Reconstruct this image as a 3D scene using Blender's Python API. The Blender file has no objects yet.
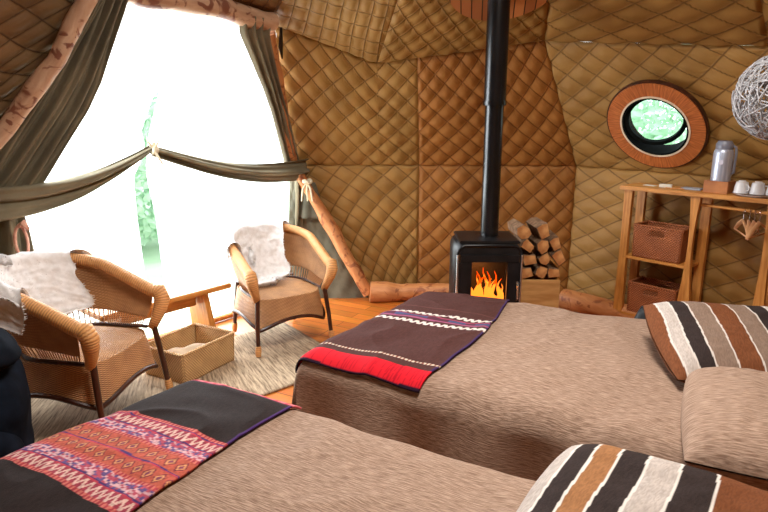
import bpy, bmesh, math, random
import numpy as np
from mathutils import Vector, Matrix, noise
random.seed(7)
sc = bpy.context.scene
COL = sc.collection
PI = math.pi
V = Vector
def nz(x, y=0., z=0.): return noise.noise(Vector((x, y, z)))
def lerp(a, b, t): return a + (b - a) * t
def sm(a, b, x):
    t = min(1, max(0, (x - a) / (b - a))); return t * t * (3 - 2 * t)
def interp(xs, ys, x): return float(np.interp(x, xs, ys))
def srgb(r, g, b):
    f = lambda c: (c / 255 / 12.92) if c / 255 <= .04045 else ((c / 255 + .055) / 1.055) ** 2.4
    return (f(r), f(g), f(b), 1)

# ---------------------------------------------------------------- materials
def newmat(name):
    m = bpy.data.materials.new(name); m.use_nodes = True
    nt = m.node_tree; b = nt.nodes['Principled BSDF']
    return m, nt, b
def nd(nt, t, **k):
    n = nt.nodes.new(t)
    for a, v in k.items():
        if a.startswith('i_'): n.inputs[a[2:].replace('_', ' ')].default_value = v
        else: setattr(n, a, v)
    return n
def mat(name, c1, c2=None, scale=8, stretch=(1, 1, 1), rough=.7, bump=.0, bscale=None, detail=5, coord='Object', metal=0, lo=.35, hi=.65, bdist=.01, spec=None, sheen=0):
    m, nt, b = newmat(name); L = nt.links.new
    tc = nd(nt, 'ShaderNodeTexCoord'); mp = nd(nt, 'ShaderNodeMapping'); mp.inputs['Scale'].default_value = stretch
    L(tc.outputs[coord], mp.inputs['Vector'])
    n = nd(nt, 'ShaderNodeTexNoise', i_Scale=scale, i_Detail=detail); L(mp.outputs[0], n.inputs['Vector'])
    r = nd(nt, 'ShaderNodeValToRGB'); r.color_ramp.elements[0].position = lo; r.color_ramp.elements[1].position = hi
    r.color_ramp.elements[0].color = c1; r.color_ramp.elements[1].color = c2 or c1
    L(n.outputs['Fac'], r.inputs['Fac']); L(r.outputs['Color'], b.inputs['Base Color'])
    b.inputs['Roughness'].default_value = rough; b.inputs['Metallic'].default_value = metal
    if spec is not None: b.inputs['Specular IOR Level'].default_value = spec
    if sheen: b.inputs['Sheen Weight'].default_value = sheen
    if bump:
        n2 = nd(nt, 'ShaderNodeTexNoise', i_Scale=bscale or scale, i_Detail=detail); L(mp.outputs[0], n2.inputs['Vector'])
        bp = nd(nt, 'ShaderNodeBump', i_Strength=bump, i_Distance=bdist); L(n2.outputs['Fac'], bp.inputs['Height']); L(bp.outputs[0], b.inputs['Normal'])
    return m
def math_(nt, op, a, b=None):
    n = nd(nt, 'ShaderNodeMath', operation=op)
    for i, v in enumerate((a, b)):
        if v is None: continue
        if isinstance(v, (int, float)): n.inputs[i].default_value = v
        else: nt.links.new(v, n.inputs[i])
    return n.outputs[0]
def weave_mat(name, c1, c2, su, sv, holes=0.0, rough=.55, ribs=False):
    """woven cane: UVs are metres; strands every 1/su and 1/sv metres"""
    m, nt, b = newmat(name); L = nt.links.new
    tc = nd(nt, 'ShaderNodeTexCoord'); sp = nd(nt, 'ShaderNodeSeparateXYZ'); L(tc.outputs['UV'], sp.inputs[0])
    a = math_(nt, 'SINE', math_(nt, 'MULTIPLY', sp.outputs[0], su * 2 * PI))
    c = math_(nt, 'SINE', math_(nt, 'MULTIPLY', sp.outputs[1], sv * 2 * PI))
    if ribs: h = math_(nt, 'ABSOLUTE', c)
    else: h = math_(nt, 'MULTIPLY', a, c)
    h2 = math_(nt, 'ADD', math_(nt, 'MULTIPLY', h, .5), .5)
    n = nd(nt, 'ShaderNodeTexNoise', i_Scale=9, i_Detail=4); L(tc.outputs['UV'], n.inputs['Vector'])
    f = math_(nt, 'ADD', math_(nt, 'MULTIPLY', h2, .55), math_(nt, 'MULTIPLY', n.outputs['Fac'], .5))
    r = nd(nt, 'ShaderNodeValToRGB'); r.color_ramp.elements[0].position = .2; r.color_ramp.elements[1].position = .8
    r.color_ramp.elements[0].color = c1; r.color_ramp.elements[1].color = c2
    L(f, r.inputs['Fac']); L(r.outputs['Color'], b.inputs['Base Color']); b.inputs['Roughness'].default_value = rough
    bp = nd(nt, 'ShaderNodeBump', i_Strength=.8, i_Distance=.006); L(h2, bp.inputs['Height']); L(bp.outputs[0], b.inputs['Normal'])
    if holes:
        al = math_(nt, 'GREATER_THAN', math_(nt, 'ADD', math_(nt, 'ABSOLUTE', a), math_(nt, 'ABSOLUTE', c)), holes)
        L(al, b.inputs['Alpha'])
    return m
def col_mat(name, rough=.9, bscale=400, bump=.4, stretch=(1, 1, 1)):
    m, nt, b = newmat(name); L = nt.links.new
    a = nd(nt, 'ShaderNodeAttribute', attribute_name='Col'); L(a.outputs['Color'], b.inputs['Base Color'])
    b.inputs['Roughness'].default_value = rough; b.inputs['Specular IOR Level'].default_value = .15
    tc = nd(nt, 'ShaderNodeTexCoord'); mp = nd(nt, 'ShaderNodeMapping'); mp.inputs['Scale'].default_value = stretch; L(tc.outputs['UV'], mp.inputs['Vector'])
    n = nd(nt, 'ShaderNodeTexNoise', i_Scale=bscale, i_Detail=2); L(mp.outputs[0], n.inputs['Vector'])
    bp = nd(nt, 'ShaderNodeBump', i_Strength=bump, i_Distance=.004); L(n.outputs['Fac'], bp.inputs['Height']); L(bp.outputs[0], b.inputs['Normal'])
    return m

# ---------------------------------------------------------------- mesh helpers
class M:
    def __init__(s): s.v = []; s.f = []; s.uv = []; s.c = []
    def add(s, vs, fs, uvs=None, cols=None):
        o = len(s.v); s.v += [tuple(p) for p in vs]; s.f += [tuple(i + o for i in f) for f in fs]
        s.uv += list(uvs) if uvs is not None else [(p[0], p[1]) for p in vs]
        if cols is not None: s.c += list(cols)
        return s
    def grid(s, nu, nv, fn, closeu=False, cap=False, cols=False):
        vs = []; uv = []; cs = []
        for j in range(nv + 1):
            for i in range(nu + 1):
                r = fn(i / nu, j / nv); vs.append(r[0]); uv.append(r[1]); 
                if cols: cs.append(r[2])
        w = nu + 1
        fs = [(j * w + i, j * w + i + 1, (j + 1) * w + i + 1, (j + 1) * w + i) for j in range(nv) for i in range(nu)]
        return s.add(vs, fs, uv, cs if cols else None)
    def tube(s, pts, r, seg=10, caps=True, uvscale=1., squash=1.):
        pts = [V(p) for p in pts]; n = len(pts); rr = r if isinstance(r, (list, tuple)) else [r] * n
        vs = []; uv = []; fs = []; prev = None; d = 0
        for i, p in enumerate(pts):
            t = (pts[min(i + 1, n - 1)] - pts[max(i - 1, 0)]).normalized()
            if prev is None:
                x = t.orthogonal().normalized()
            else: x = (prev - t * prev.dot(t)).normalized()
            prev = x; y = t.cross(x)
            if i: d += (p - pts[i - 1]).length
            for k in range(seg + 1):
                a = 2 * PI * k / seg
                vs.append(p + (x * math.cos(a) + y * math.sin(a) * squash) * rr[i]); uv.append((k / seg * 2 * PI * rr[i] * uvscale, d * uvscale))
        w = seg + 1
        for i in range(n - 1):
            for k in range(seg): fs.append((i * w + k, i * w + k + 1, (i + 1) * w + k + 1, (i + 1) * w + k))
        if caps:
            fs.append(tuple(range(seg - 1, -1, -1))); fs.append(tuple((n - 1) * w + k for k in range(seg)))
        return s.add(vs, fs, uv)
    def box(s, c, d, rot=None, bev=.004):
        bm = bmesh.new(); bmesh.ops.create_cube(bm, size=1)
        for v in bm.verts: v.co = V((v.co.x * d[0], v.co.y * d[1], v.co.z * d[2]))
        if bev: bmesh.ops.bevel(bm, geom=bm.edges[:], offset=min(bev, min(d) * .3), segments=2, affect='EDGES')
        R = rot.to_3x3() if rot else Matrix.Identity(3)
        vs = [R @ v.co + V(c) for v in bm.verts]; raw = [(v.co.x + v.co.z, v.co.y + v.co.z) for v in bm.verts]
        s.add(vs, [[v.index for v in f.verts] for f in bm.faces], raw); bm.free(); return s
    def prism(s, poly, fn, bev=0):
        """poly: 2D outline, fn(x,y,k) -> 3D for k=0,1"""
        n = len(poly); vs = [fn(x, y, 0) for x, y in poly] + [fn(x, y, 1) for x, y in poly]
        fs = [tuple(range(n - 1, -1, -1)), tuple(range(n, 2 * n))] + [(i, (i + 1) % n, n + (i + 1) % n, n + i) for i in range(n)]
        return s.add(vs, fs, [(x, y) for x, y in poly] * 2)
    def lathe(s, prof, seg=24, c=(0, 0, 0)):
        vs = []; uv = []
        for r, z in prof:
            for k in range(seg + 1):
                a = 2 * PI * k / seg; vs.append((c[0] + r * math.cos(a), c[1] + r * math.sin(a), c[2] + z)); uv.append((a * .1, z))
        w = seg + 1
        fs = [(i * w + k, i * w + k + 1, (i + 1) * w + k + 1, (i + 1) * w + k) for i in range(len(prof) - 1) for k in range(seg)]
        return s.add(vs, fs, uv)
    def build(s, name, m, parent=None, smooth=True, thick=0, merge=True, ang=.7, off=0):
        me = bpy.data.meshes.new(name); me.from_pydata(s.v, [], s.f)
        uvl = me.uv_layers.new(name='UVMap')
        li = np.zeros(len(me.loops), dtype=np.int32); me.loops.foreach_get('vertex_index', li)
        uvl.data.foreach_set('uv', np.array(s.uv, dtype=np.float32)[li].ravel())
        if s.c:
            ca = me.color_attributes.new('Col', 'FLOAT_COLOR', 'POINT')
            ca.data.foreach_set('color', np.array(s.c, dtype=np.float32).ravel())
        bm = bmesh.new(); bm.from_mesh(me)
        if merge: bmesh.ops.remove_doubles(bm, verts=bm.verts, dist=1e-5)
        if not thick: bmesh.ops.recalc_face_normals(bm, faces=bm.faces)
        bm.to_mesh(me); bm.free()
        if smooth:
            me.polygons.foreach_set('use_smooth', [True] * len(me.polygons))
            try: me.set_sharp_from_angle(angle=ang)
            except Exception: pass
        me.materials.append(m)
        o = bpy.data.objects.new(name, me); COL.objects.link(o)
        if parent: o.parent = parent
        if thick:
            md = o.modifiers.new('t', 'SOLIDIFY'); md.thickness = thick; md.offset = off
        return o
def tag(o, label, cat=None, group=None, kind=None):
    if label: o['label'] = label
    if cat: o['category'] = cat
    if group: o['group'] = group
    if kind: o['kind'] = kind
    return o
def empty(name, loc, rz=0, label=None, cat=None, group=None):
    o = bpy.data.objects.new(name, None); COL.objects.link(o); o.empty_display_size = .1
    o.location = loc; o.rotation_euler = (0, 0, rz)
    return tag(o, label, cat, group)
def struct(o, label=None):
    o['kind'] = 'structure'
    if label: o['label'] = label
    return o
def copy_tree(o, parent=None):
    c = o.copy(); COL.objects.link(c)
    if parent: c.parent = parent
    for ch in o.children: copy_tree(ch, c)
    return c

# ---------------------------------------------------------------- palette
tan = None
glow_q = None
brown_q = None
pine = mat('honey_pine', srgb(176, 112, 44), srgb(214, 150, 76), scale=5, stretch=(1, 9, 9), rough=.45, bump=.08, detail=7)
pine_y = mat('pine_upright', srgb(170, 106, 40), srgb(208, 144, 70), scale=5, stretch=(9, 9, 1), rough=.5, bump=.08, detail=7)
cane = weave_mat('woven_cane', srgb(126, 76, 42), srgb(220, 166, 112), 30, 95)
cane_open = weave_mat('open_woven_cane', srgb(118, 68, 36), srgb(212, 156, 102), 34, 95, holes=.25)
cane_rib = weave_mat('wrapped_cane', srgb(120, 66, 30), srgb(226, 164, 100), 3, 38, ribs=True)
dark_wood = mat('dark_rattan', srgb(44, 20, 12), srgb(74, 36, 20), scale=14, rough=.35)
black_iron = mat('black_iron', srgb(20, 20, 22), srgb(30, 30, 33), scale=12, rough=.38, metal=.3)
enamel = mat('black_enamel_pipe', srgb(14, 14, 16), srgb(20, 20, 23), scale=6, rough=.25, metal=.2)
soft_black = mat('matt_black_rubber', srgb(10, 14, 13), rough=.9, spec=.1)
white_wool = mat('white_wool', srgb(232, 228, 226), srgb(248, 246, 246), scale=30, rough=.95, sheen=.5)
canvas = mat('olive_canvas', srgb(104, 96, 76), srgb(126, 116, 92), scale=4, rough=.9, bump=.3, bscale=40)
def quilt_mat(name, c1, c2, ct):
    m = mat(name, c1, c2, scale=3, rough=.6, spec=.3); nt = m.node_tree; L = nt.links.new; b = nt.nodes['Principled BSDF']
    tc = nd(nt, 'ShaderNodeTexCoord'); sp = nd(nt, 'ShaderNodeSeparateXYZ'); L(tc.outputs['UV'], sp.inputs[0])
    def dist(o): return math_(nt, 'ABSOLUTE', math_(nt, 'SUBTRACT', math_(nt, 'FRACT', math_(nt, 'ADD', o, .5)), .5))
    d = math_(nt, 'MINIMUM', dist(sp.outputs[0]), dist(sp.outputs[1]))
    r = nd(nt, 'ShaderNodeValToRGB'); r.color_ramp.elements[0].position = .008; r.color_ramp.elements[1].position = .05; L(d, r.inputs['Fac'])
    base = b.inputs['Base Color'].links[0].from_socket
    mx = nd(nt, 'ShaderNodeMixRGB'); L(r.outputs['Color'], mx.inputs['Fac']); mx.inputs['Color1'].default_value = ct; L(base, mx.inputs['Color2']); L(mx.outputs['Color'], b.inputs['Base Color'])
    h = math_(nt, 'POWER', math_(nt, 'MINIMUM', math_(nt, 'MULTIPLY', d, 4.0), 1.0), .5)
    n = nd(nt, 'ShaderNodeTexNoise', i_Scale=7, i_Detail=4); L(tc.outputs['Object'], n.inputs['Vector'])
    h = math_(nt, 'ADD', h, math_(nt, 'MULTIPLY', n.outputs['Fac'], .5))
    bp = nd(nt, 'ShaderNodeBump', i_Strength=.7, i_Distance=.012); L(h, bp.inputs['Height']); L(bp.outputs[0], b.inputs['Normal'])
    return m
grey_canvas = mat('grey_green_canvas', srgb(78, 74, 60), srgb(104, 98, 80), scale=6, rough=.9, bump=.3, bscale=30)

tan = quilt_mat('quilt_tan', srgb(138, 100, 48), srgb(158, 117, 60), srgb(112, 78, 36))
glow_q = quilt_mat('quilt_warm_glow', srgb(142, 90, 38), srgb(158, 104, 48), srgb(112, 66, 26))  # warm light on the stove facet, put into the fabric colour
brown_q = quilt_mat('quilt_brown', srgb(110, 80, 48), srgb(128, 94, 58), srgb(84, 58, 32))
def log_mat(name, c1, c2, cb):
    m, nt, b = newmat(name); L = nt.links.new
    tc = nd(nt, 'ShaderNodeTexCoord')
    mp = nd(nt, 'ShaderNodeMapping'); mp.inputs['Scale'].default_value = (14, 3, 1); L(tc.outputs['UV'], mp.inputs['Vector'])
    n = nd(nt, 'ShaderNodeTexNoise', i_Scale=2.2, i_Detail=5); L(mp.outputs[0], n.inputs['Vector'])
    n2 = nd(nt, 'ShaderNodeTexNoise', i_Scale=9, i_Detail=3, i_Distortion=1.5); L(tc.outputs['Object'], n2.inputs['Vector'])
    r = nd(nt, 'ShaderNodeValToRGB'); r.color_ramp.elements[0].color = c1; r.color_ramp.elements[1].color = c2
    r.color_ramp.elements[0].position = .3; r.color_ramp.elements[1].position = .7
    L(n.outputs['Fac'], r.inputs['Fac'])
    r2 = nd(nt, 'ShaderNodeValToRGB'); r2.color_ramp.elements[0].position = .56; r2.color_ramp.elements[1].position = .63
    L(n2.outputs['Fac'], r2.inputs['Fac'])
    mx = nd(nt, 'ShaderNodeMixRGB'); L(r2.outputs['Color'], mx.inputs['Fac']); L(r.outputs['Color'], mx.inputs['Color1']); mx.inputs['Color2'].default_value = cb
    L(mx.outputs['Color'], b.inputs['Base Color']); b.inputs['Roughness'].default_value = .55
    bp = nd(nt, 'ShaderNodeBump', i_Strength=.4, i_Distance=.01); L(n2.outputs['Fac'], bp.inputs['Height']); L(bp.outputs[0], b.inputs['Normal'])
    return m
log_a = log_mat('peeled_log', srgb(172, 104, 56), srgb(200, 136, 84), srgb(140, 78, 42))
log_b = log_mat('mottled_lintel_log', srgb(170, 128, 98), srgb(200, 164, 134), srgb(122, 72, 52))

# ---------------------------------------------------------------- room: quilted dome shell
CX, CY = .6, 2.0
def puff(a, b): return (abs(math.sin(PI * a)) * abs(math.sin(PI * b))) ** .5
SHELL = []
def quilt(name, quads, m, step=.015, p=.17, amp=.028, rot=0, lab=None, sag=.0):
    """quads: list of 4 corners (bl, br, tr, tl) + (u0,u1,v0,v1) in metres"""
    mm = M(); cr, sr = math.cos(rot), math.sin(rot)
    if name != 'wall_right': SHELL.extend(q[:4] for q in quads)
    for bl, br, tr, tl, (u0, u1, v0, v1) in quads:
        bl, br, tr, tl = map(V, (bl, br, tr, tl))
        nrm = (br - bl).cross(tl - bl)
        if nrm.length < 1e-6: nrm = (br - bl).cross(tr - bl)
        nrm.normalize()
        cen = (bl + br + tr + tl) / 4
        if nrm.dot(V((CX, CY, 1.0)) - cen) < 0: nrm = -nrm
        wd = max((br - bl).length, (tr - tl).length); ht = max((tl - bl).length, (tr - br).length)
        nu = max(2, int(wd / step)); nv = max(2, int(ht / step))
        def fn(a, c):
            P = lerp(lerp(bl, br, a), lerp(tl, tr, a), c)
            u = lerp(u0, u1, a); v = lerp(v0, v1, c); uu = u * cr - v * sr; vv = u * sr + v * cr
            uu += .012 * nz(u * 3, v * 3); vv += .012 * nz(u * 3 + 9, v * 3)
            h = puff((uu + vv) / p, (uu - vv) / p) * amp * (1 + .3 * nz(u * 2.3, v * 2.3, 5))
            e = min(1, (a * wd / .02 if u0 != -.32 else 1), ((1 - a) * wd / .02 if u1 != -.32 else 1), min(c, 1 - c) * ht / .02)
            h = h * max(.1, e) - sag * math.sin(PI * a) * math.sin(PI * c)
            return P + nrm * h, ((uu + vv) / p, (uu - vv) / p)
        mm.grid(nu, nv, fn)
    return struct(mm.build(name, m, merge=False, ang=3.2), lab)
# key points
F = {'R0': (-.15, 5.12), 'C1': (.30, 5.15), 'C2': (1.61, 5.06), 'C3': (2.95, 3.55), 'h': (3.35, 2.3), 'g': (3.3, 1.0), 'f': (2.5, -.2), 'e': (.8, -.95), 'd': (-1.0, -.7), 'c': (-2.3, .2), 'b': (-3.0, 1.5), 'a': (-2.85, 2.7)}
ZM = 1.15
def f0(k, z=0): return (F[k][0], F[k][1], z)
U = {'V0': (-.80, 4.52, 2.2), 'V1': (-.05, 4.75, 1.95), 'Vm': (.25, 4.727, 1.985), 'V2': (1.18, 4.65, 2.10), 'V3': (2.32, 3.81, 1.98), 'h': (2.95, 2.25, 2.1), 'g': (2.9, 1.1, 2.1), 'f': (2.2, .2, 2.1), 'e': (.8, -.45, 2.1), 'd': (-.8, -.25, 2.1), 'c': (-1.85, .5, 2.1), 'b': (-2.4, 1.7, 2.1), 'a': (-2.1, 2.75, 2.15)}
MIDL = (-.80, 5.17, ZM); MIDC = (-.03, 5.156, ZM)
# back wall, left facet and right facet
quilt('wall_back', [
    (f0('R0'), f0('C1'), f0('C1', ZM), MIDL, (-.85, 0, -ZM, 0)),
    (MIDL, MIDC, U['V1'], U['V0'], (-1.1, -.32, 0, .95)),
    (MIDC, f0('C1', ZM), U['Vm'], U['V1'], (-.32, 0, 0, .93))], tan, lab='tan quilted wall facet between the window and the fold left of the stove pipe')
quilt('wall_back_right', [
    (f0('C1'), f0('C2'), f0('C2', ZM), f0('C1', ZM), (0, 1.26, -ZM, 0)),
    (f0('C1', ZM), f0('C2', ZM), U['V2'], U['Vm'], (0, 1.26, 0, 1.0))], glow_q, lab='quilted wall facet behind the wood stove, warm glow put into its colour')
SW, SE_ = F['C2'], F['C3']
quilt('wall_right', [
    (f0('C2'), f0('C3'), f0('C3', ZM), f0('C2', ZM), (0, 1.1, -ZM, 0)),
    (f0('C2', ZM), f0('C3', ZM), U['V3'], U['V2'], (0, 1.1, 0, .95))], tan, p=.16, amp=.026, lab='tan quilted wall facet with the round window')
mmq = []
ks = ['C3', 'h', 'g', 'f', 'e', 'd', 'c', 'b', 'a']
us = ['V3', 'h', 'g', 'f', 'e', 'd', 'c', 'b', 'a']
def seg(i, name, lab):
    a, b = ks[i], ks[i + 1]; w = (V(f0(a)) - V(f0(b))).length
    return [(f0(a), f0(b), f0(b, ZM), f0(a, ZM), (0, w, -ZM, 0)), (f0(a, ZM), f0(b, ZM), U[us[i + 1]], U[us[i]], (0, w, 0, .95))]
quilt('wall_far_right', seg(0, '', '') + seg(1, '', '') + seg(2, '', ''), tan, step=.06, lab='quilted wall beside the bed heads')
quilt('wall_rear', seg(3, '', '') + seg(4, '', '') + seg(5, '', ''), tan, step=.06, lab='quilted wall at the rear')
quilt('wall_left', seg(6, '', '') + seg(7, '', ''), brown_q, step=.06, lab='quilted wall left of the window')
# small facets around the window
def wpt(w, z, off=0.):
    i = 0 if z < 1.15 else .45 * (z - 1.15) / 1.05
    i += off
    return V((-1.75 + .629 * w + .778 * i, 3.97 + .778 * w - .629 * i, z))
LT = wpt(-.20, 2.29); LM = wpt(-.62, 1.55); LL = wpt(-1.5, .9)
quilt('wall_window_side', [
    (LL, LM, LT, U['a'], (0, .8, 0, 1.3)),
    (f0('a'), LL, LL, f0('a', ZM), (0, .3, -ZM, 0)),
    (f0('a', ZM), LL, U['a'], U['a'], (0, .4, 0, 1))], brown_q, p=.2, lab='dark brown quilted facet left of the slanted pole')
# ceiling
AP = lambda k, t=.8: tuple(lerp(V(U[k]), V((CX, CY, 3.6)), t)) if isinstance(k, str) else tuple(lerp(V(k), V((CX, CY, 3.6)), t))
cm = []
quilt('ceiling', [
    (LT, U['V0'], AP('V0'), AP(LT), (0, 1.6, 0, 2.3))], brown_q, step=.05, rot=PI / 4, p=.2, lab='quilted ceiling facet above the window')
quilt('ceiling', [
    (U['V0'], U['V1'], AP('V1'), AP('V0'), (0, .8, 0, 2.3))], tan, step=.026, rot=PI / 4 - .12, p=.16, lab='tan quilted ceiling facet with upright square cells')
quilt('ceiling', [
    (U['V1'], U['V2'], AP('V2'), AP('V1'), (0, 1.25, 0, 2.2))], tan, step=.026, rot=.1, p=.17, lab='quilted ceiling facet above the stove')
quilt('ceiling', [
    (U['V2'], U['V3'], AP('V3'), AP('V2'), (0, .8, 0, 2.2))], tan, step=.02, p=.18, lab='quilted ceiling facet above the round window')
cq = []
for i in range(8):
    a, b = us[i], us[i + 1]; cq.append((U[a], U[b], AP(b), AP(a), (0, 1.2, 0, 2.0)))
cq.append((U['a'], LT, AP(LT), AP('a'), (0, .6, 0, 2)))
quilt('ceiling', cq, tan, step=.08, lab='quilted ceiling over the beds with an opening added to let light in')  # apex left open, added so daylight reaches the bed tops

sh = M()  # unseen outer shell, added to block light leaking through the panel seams
for q in SHELL:
    sh.add([V((CX, CY, .9)) + (V(p) - V((CX, CY, .9))) * 1.025 for p in q], [(0, 1, 2, 3)])
struct(sh.build('wall_light_blocker', mat('light_blocker', srgb(120, 116, 100), rough=.8), smooth=False), 'outer shell added behind the quilted lining to stop light leaks')
# floor: planks
m, nt, b = newmat('plank_floor'); L = nt.links.new
tc = nd(nt, 'ShaderNodeTexCoord'); mp = nd(nt, 'ShaderNodeMapping'); mp.inputs['Rotation'].default_value = (0, 0, .5); L(tc.outputs['Object'], mp.inputs['Vector'])
br = nd(nt, 'ShaderNodeTexBrick', i_Scale=1, i_Mortar_Size=.003, i_Brick_Width=2.4, i_Row_Height=.11); L(mp.outputs[0], br.inputs['Vector'])
br.inputs['Color1'].default_value = srgb(196, 112, 42); br.inputs['Color2'].default_value = srgb(164, 88, 32); br.inputs['Mortar'].default_value = srgb(70, 34, 14)
mp2 = nd(nt, 'ShaderNodeMapping'); mp2.inputs['Scale'].default_value = (1.5, 22, 1); L(mp.outputs[0], mp2.inputs['Vector'])
n = nd(nt, 'ShaderNodeTexNoise', i_Scale=3, i_Detail=6); L(mp2.outputs[0], n.inputs['Vector'])
mx = nd(nt, 'ShaderNodeMixRGB', blend_type='OVERLAY'); mx.inputs['Fac'].default_value = .5; L(br.outputs['Color'], mx.inputs['Color1']); L(n.outputs['Color'], mx.inputs['Color2'])
L(mx.outputs['Color'], b.inputs['Base Color']); b.inputs['Roughness'].default_value = .3
floor_m = m
fl = M(); pts = [f0(k) for k in F] + [tuple(wpt(-1.5, 0)), tuple(wpt(1.5, 0))]
order = ['R0', 'C1', 'C2', 'C3', 'h', 'g', 'f', 'e', 'd', 'c', 'b', 'a']
ring = [f0(k) for k in order] + [tuple(wpt(-1.6, 0)), tuple(wpt(1.6, 0))]
n_ = len(ring); fl.add(ring + [(x, y, -.12) for x, y, z in ring], [tuple(range(n_)), tuple(range(2 * n_ - 1, n_ - 1, -1))] + [(i, n_ + i, n_ + (i + 1) % n_, (i + 1) % n_) for i in range(n_)])
struct(fl.build('floor', floor_m, smooth=False), 'honey coloured wooden plank floor')

# logs
def logobj(name, pts, r, m, lab, seed=0, amp=.22):
    pts = [V(p) for p in pts]; out = []; rad = []
    for i in range(len(pts) - 1):
        for k in range(14): out.append(lerp(pts[i], pts[i + 1], k / 14))
    out.append(pts[-1]); q = []; n = len(out)
    for i, p in enumerate(out):
        s = i * .07 + seed * 7
        q.append(p + V((nz(s, 1), nz(s, 5), nz(s, 9))) * .022); rad.append(r * (1 + amp * nz(i * .13, seed * 3.1) + amp * .3 * nz(i * .5, seed)))
    mm = M().tube(q, rad, seg=16)
    for i, p in enumerate(mm.v):
        d = nz(p[0] * 9, p[1] * 9, p[2] * 9 + seed) * .008; c = q[min(n - 1, i // 17)]
        mm.v[i] = tuple(V(p) + (V(p) - c).normalized() * d)
    return struct(mm.build(name, m, ang=1.2), lab)
logobj('trim_1', [wpt(-.45, 2.27, .06), wpt(-.05, 2.23, .06), wpt(.5, 2.23, .06), wpt(.95, 2.2, .06)], .066, log_b, 'mottled peeled log lintel across the top of the window', 1)
logobj('trim_2', [wpt(.95, 2.13, .03), V((-.79, 4.80, 1.55)), V((-.76, 5.06, 1.15)), V((-.45, 5.05, .62)), V((-.13, 4.98, .06))], [.05][0], log_a, 'orange peeled log running down right side of the window to the floor', 2)
logobj('trim_3', [wpt(-.30, 2.3, .16), wpt(-.53, 1.85, .2), wpt(-.76, 1.5, .2), wpt(-1.3, .9, .2)], .046, log_b, 'slanted peeled log pole left of the window curtain', 3)
logobj('trim_4', [(-.12, 4.95, .085), (.3, 4.97, .08), (.9, 4.93, .085), (1.45, 4.82, .08)], .085, log_a, 'horizontal peeled log along the foot of the back wall', 4)
logobj('trim_5', [(1.5, 4.78, .08), (2.0, 4.22, .08), (2.7, 3.45, .08)], .08, log_a, 'horizontal peeled log along the foot of the right wall', 5)

# gray canvas gusset between window and right pole
g = M()
def gf(a, c):
    top = lerp(V((-.80, 5.17, 1.12)), V((-.72, 5.1, 1.12)), a); bot = lerp(V((-.85, 5.0, -.03)), V((-.12, 5.06, -.03)), a)
    P = lerp(bot, top, c); h = puff((a * .7 + c * 1.1) / .16, (a * .7 - c * 1.1) / .16) * .012
    return P + V((0, -1, 0)) * (h + .03 * nz(a * 3, c * 3)), (a, c)
g.grid(30, 50, gf); struct(g.build('wall_gusset', grey_canvas, thick=.006), 'grey green canvas gusset between the window and the slanted log')

# ---------------------------------------------------------------- window: sheers, curtains
def cloth(name, fn, nu, nv, m, label, cat, group=None, thick=.004, parent=None):
    o = M().grid(nu, nv, fn).build(name, m, parent, thick=thick, ang=3.2)
    return tag(o, label, cat, group)
m, nt, b = newmat('sheer_white'); L = nt.links.new; out = nt.nodes['Material Output']
tr = nd(nt, 'ShaderNodeBsdfTranslucent'); tr.inputs['Color'].default_value = (.95, .97, 1, 1)
tp = nd(nt, 'ShaderNodeBsdfTransparent'); df = nd(nt, 'ShaderNodeBsdfDiffuse'); df.inputs['Color'].default_value = (.9, .92, .95, 1)
m1 = nd(nt, 'ShaderNodeMixShader'); m1.inputs[0].default_value = .3; L(tr.outputs[0], m1.inputs[1]); L(df.outputs[0], m1.inputs[2])
m2 = nd(nt, 'ShaderNodeMixShader'); m2.inputs[0].default_value = .45; L(m1.outputs[0], m2.inputs[1]); L(tp.outputs[0], m2.inputs[2])
L(m2.outputs[0], out.inputs['Surface']); sheer = m
gz = [0, .44, .9, 1.18, 1.35, 1.48, 1.79, 2.0, 2.2]
gl = [.12, .14, .12, .12, .175, .12, .20, .24, .26]; gr = [.24, .27, .25, .21, .19, .19, .23, .24, .26]
def sheerL(a, c):
    z = lerp(.01, 2.2, c); x = lerp(-1.5 if z < 1.15 else lerp(-1.5, -.45, (z - 1.15) / 1.05), interp(gz, gl, z), a)
    return wpt(x, z, -.03 + .012 * math.sin(a * 60 + 3 * nz(c * 2)) * (1 - .5 * c)), (a, c)
def sheerR(a, c):
    z = lerp(.01, 2.2, c); x = lerp(interp(gz, gr, z), 1.5 if z < 1.15 else lerp(1.5, 1.06, (z - 1.15) / 1.05), a)
    return wpt(x, z, -.03 + .012 * math.sin(a * 60 + 3 * nz(c * 2, 4)) * (1 - .5 * c)), (a, c)
cloth('sheer_curtain', sheerL, 120, 30, sheer, 'translucent white sheer panel, the left one, glowing in front of daylight', 'curtain', thick=0)
cloth('sheer_curtain', sheerR, 120, 30, sheer, 'translucent white sheer panel, the right one, behind the bench and far chair', 'curtain', thick=0)
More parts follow.
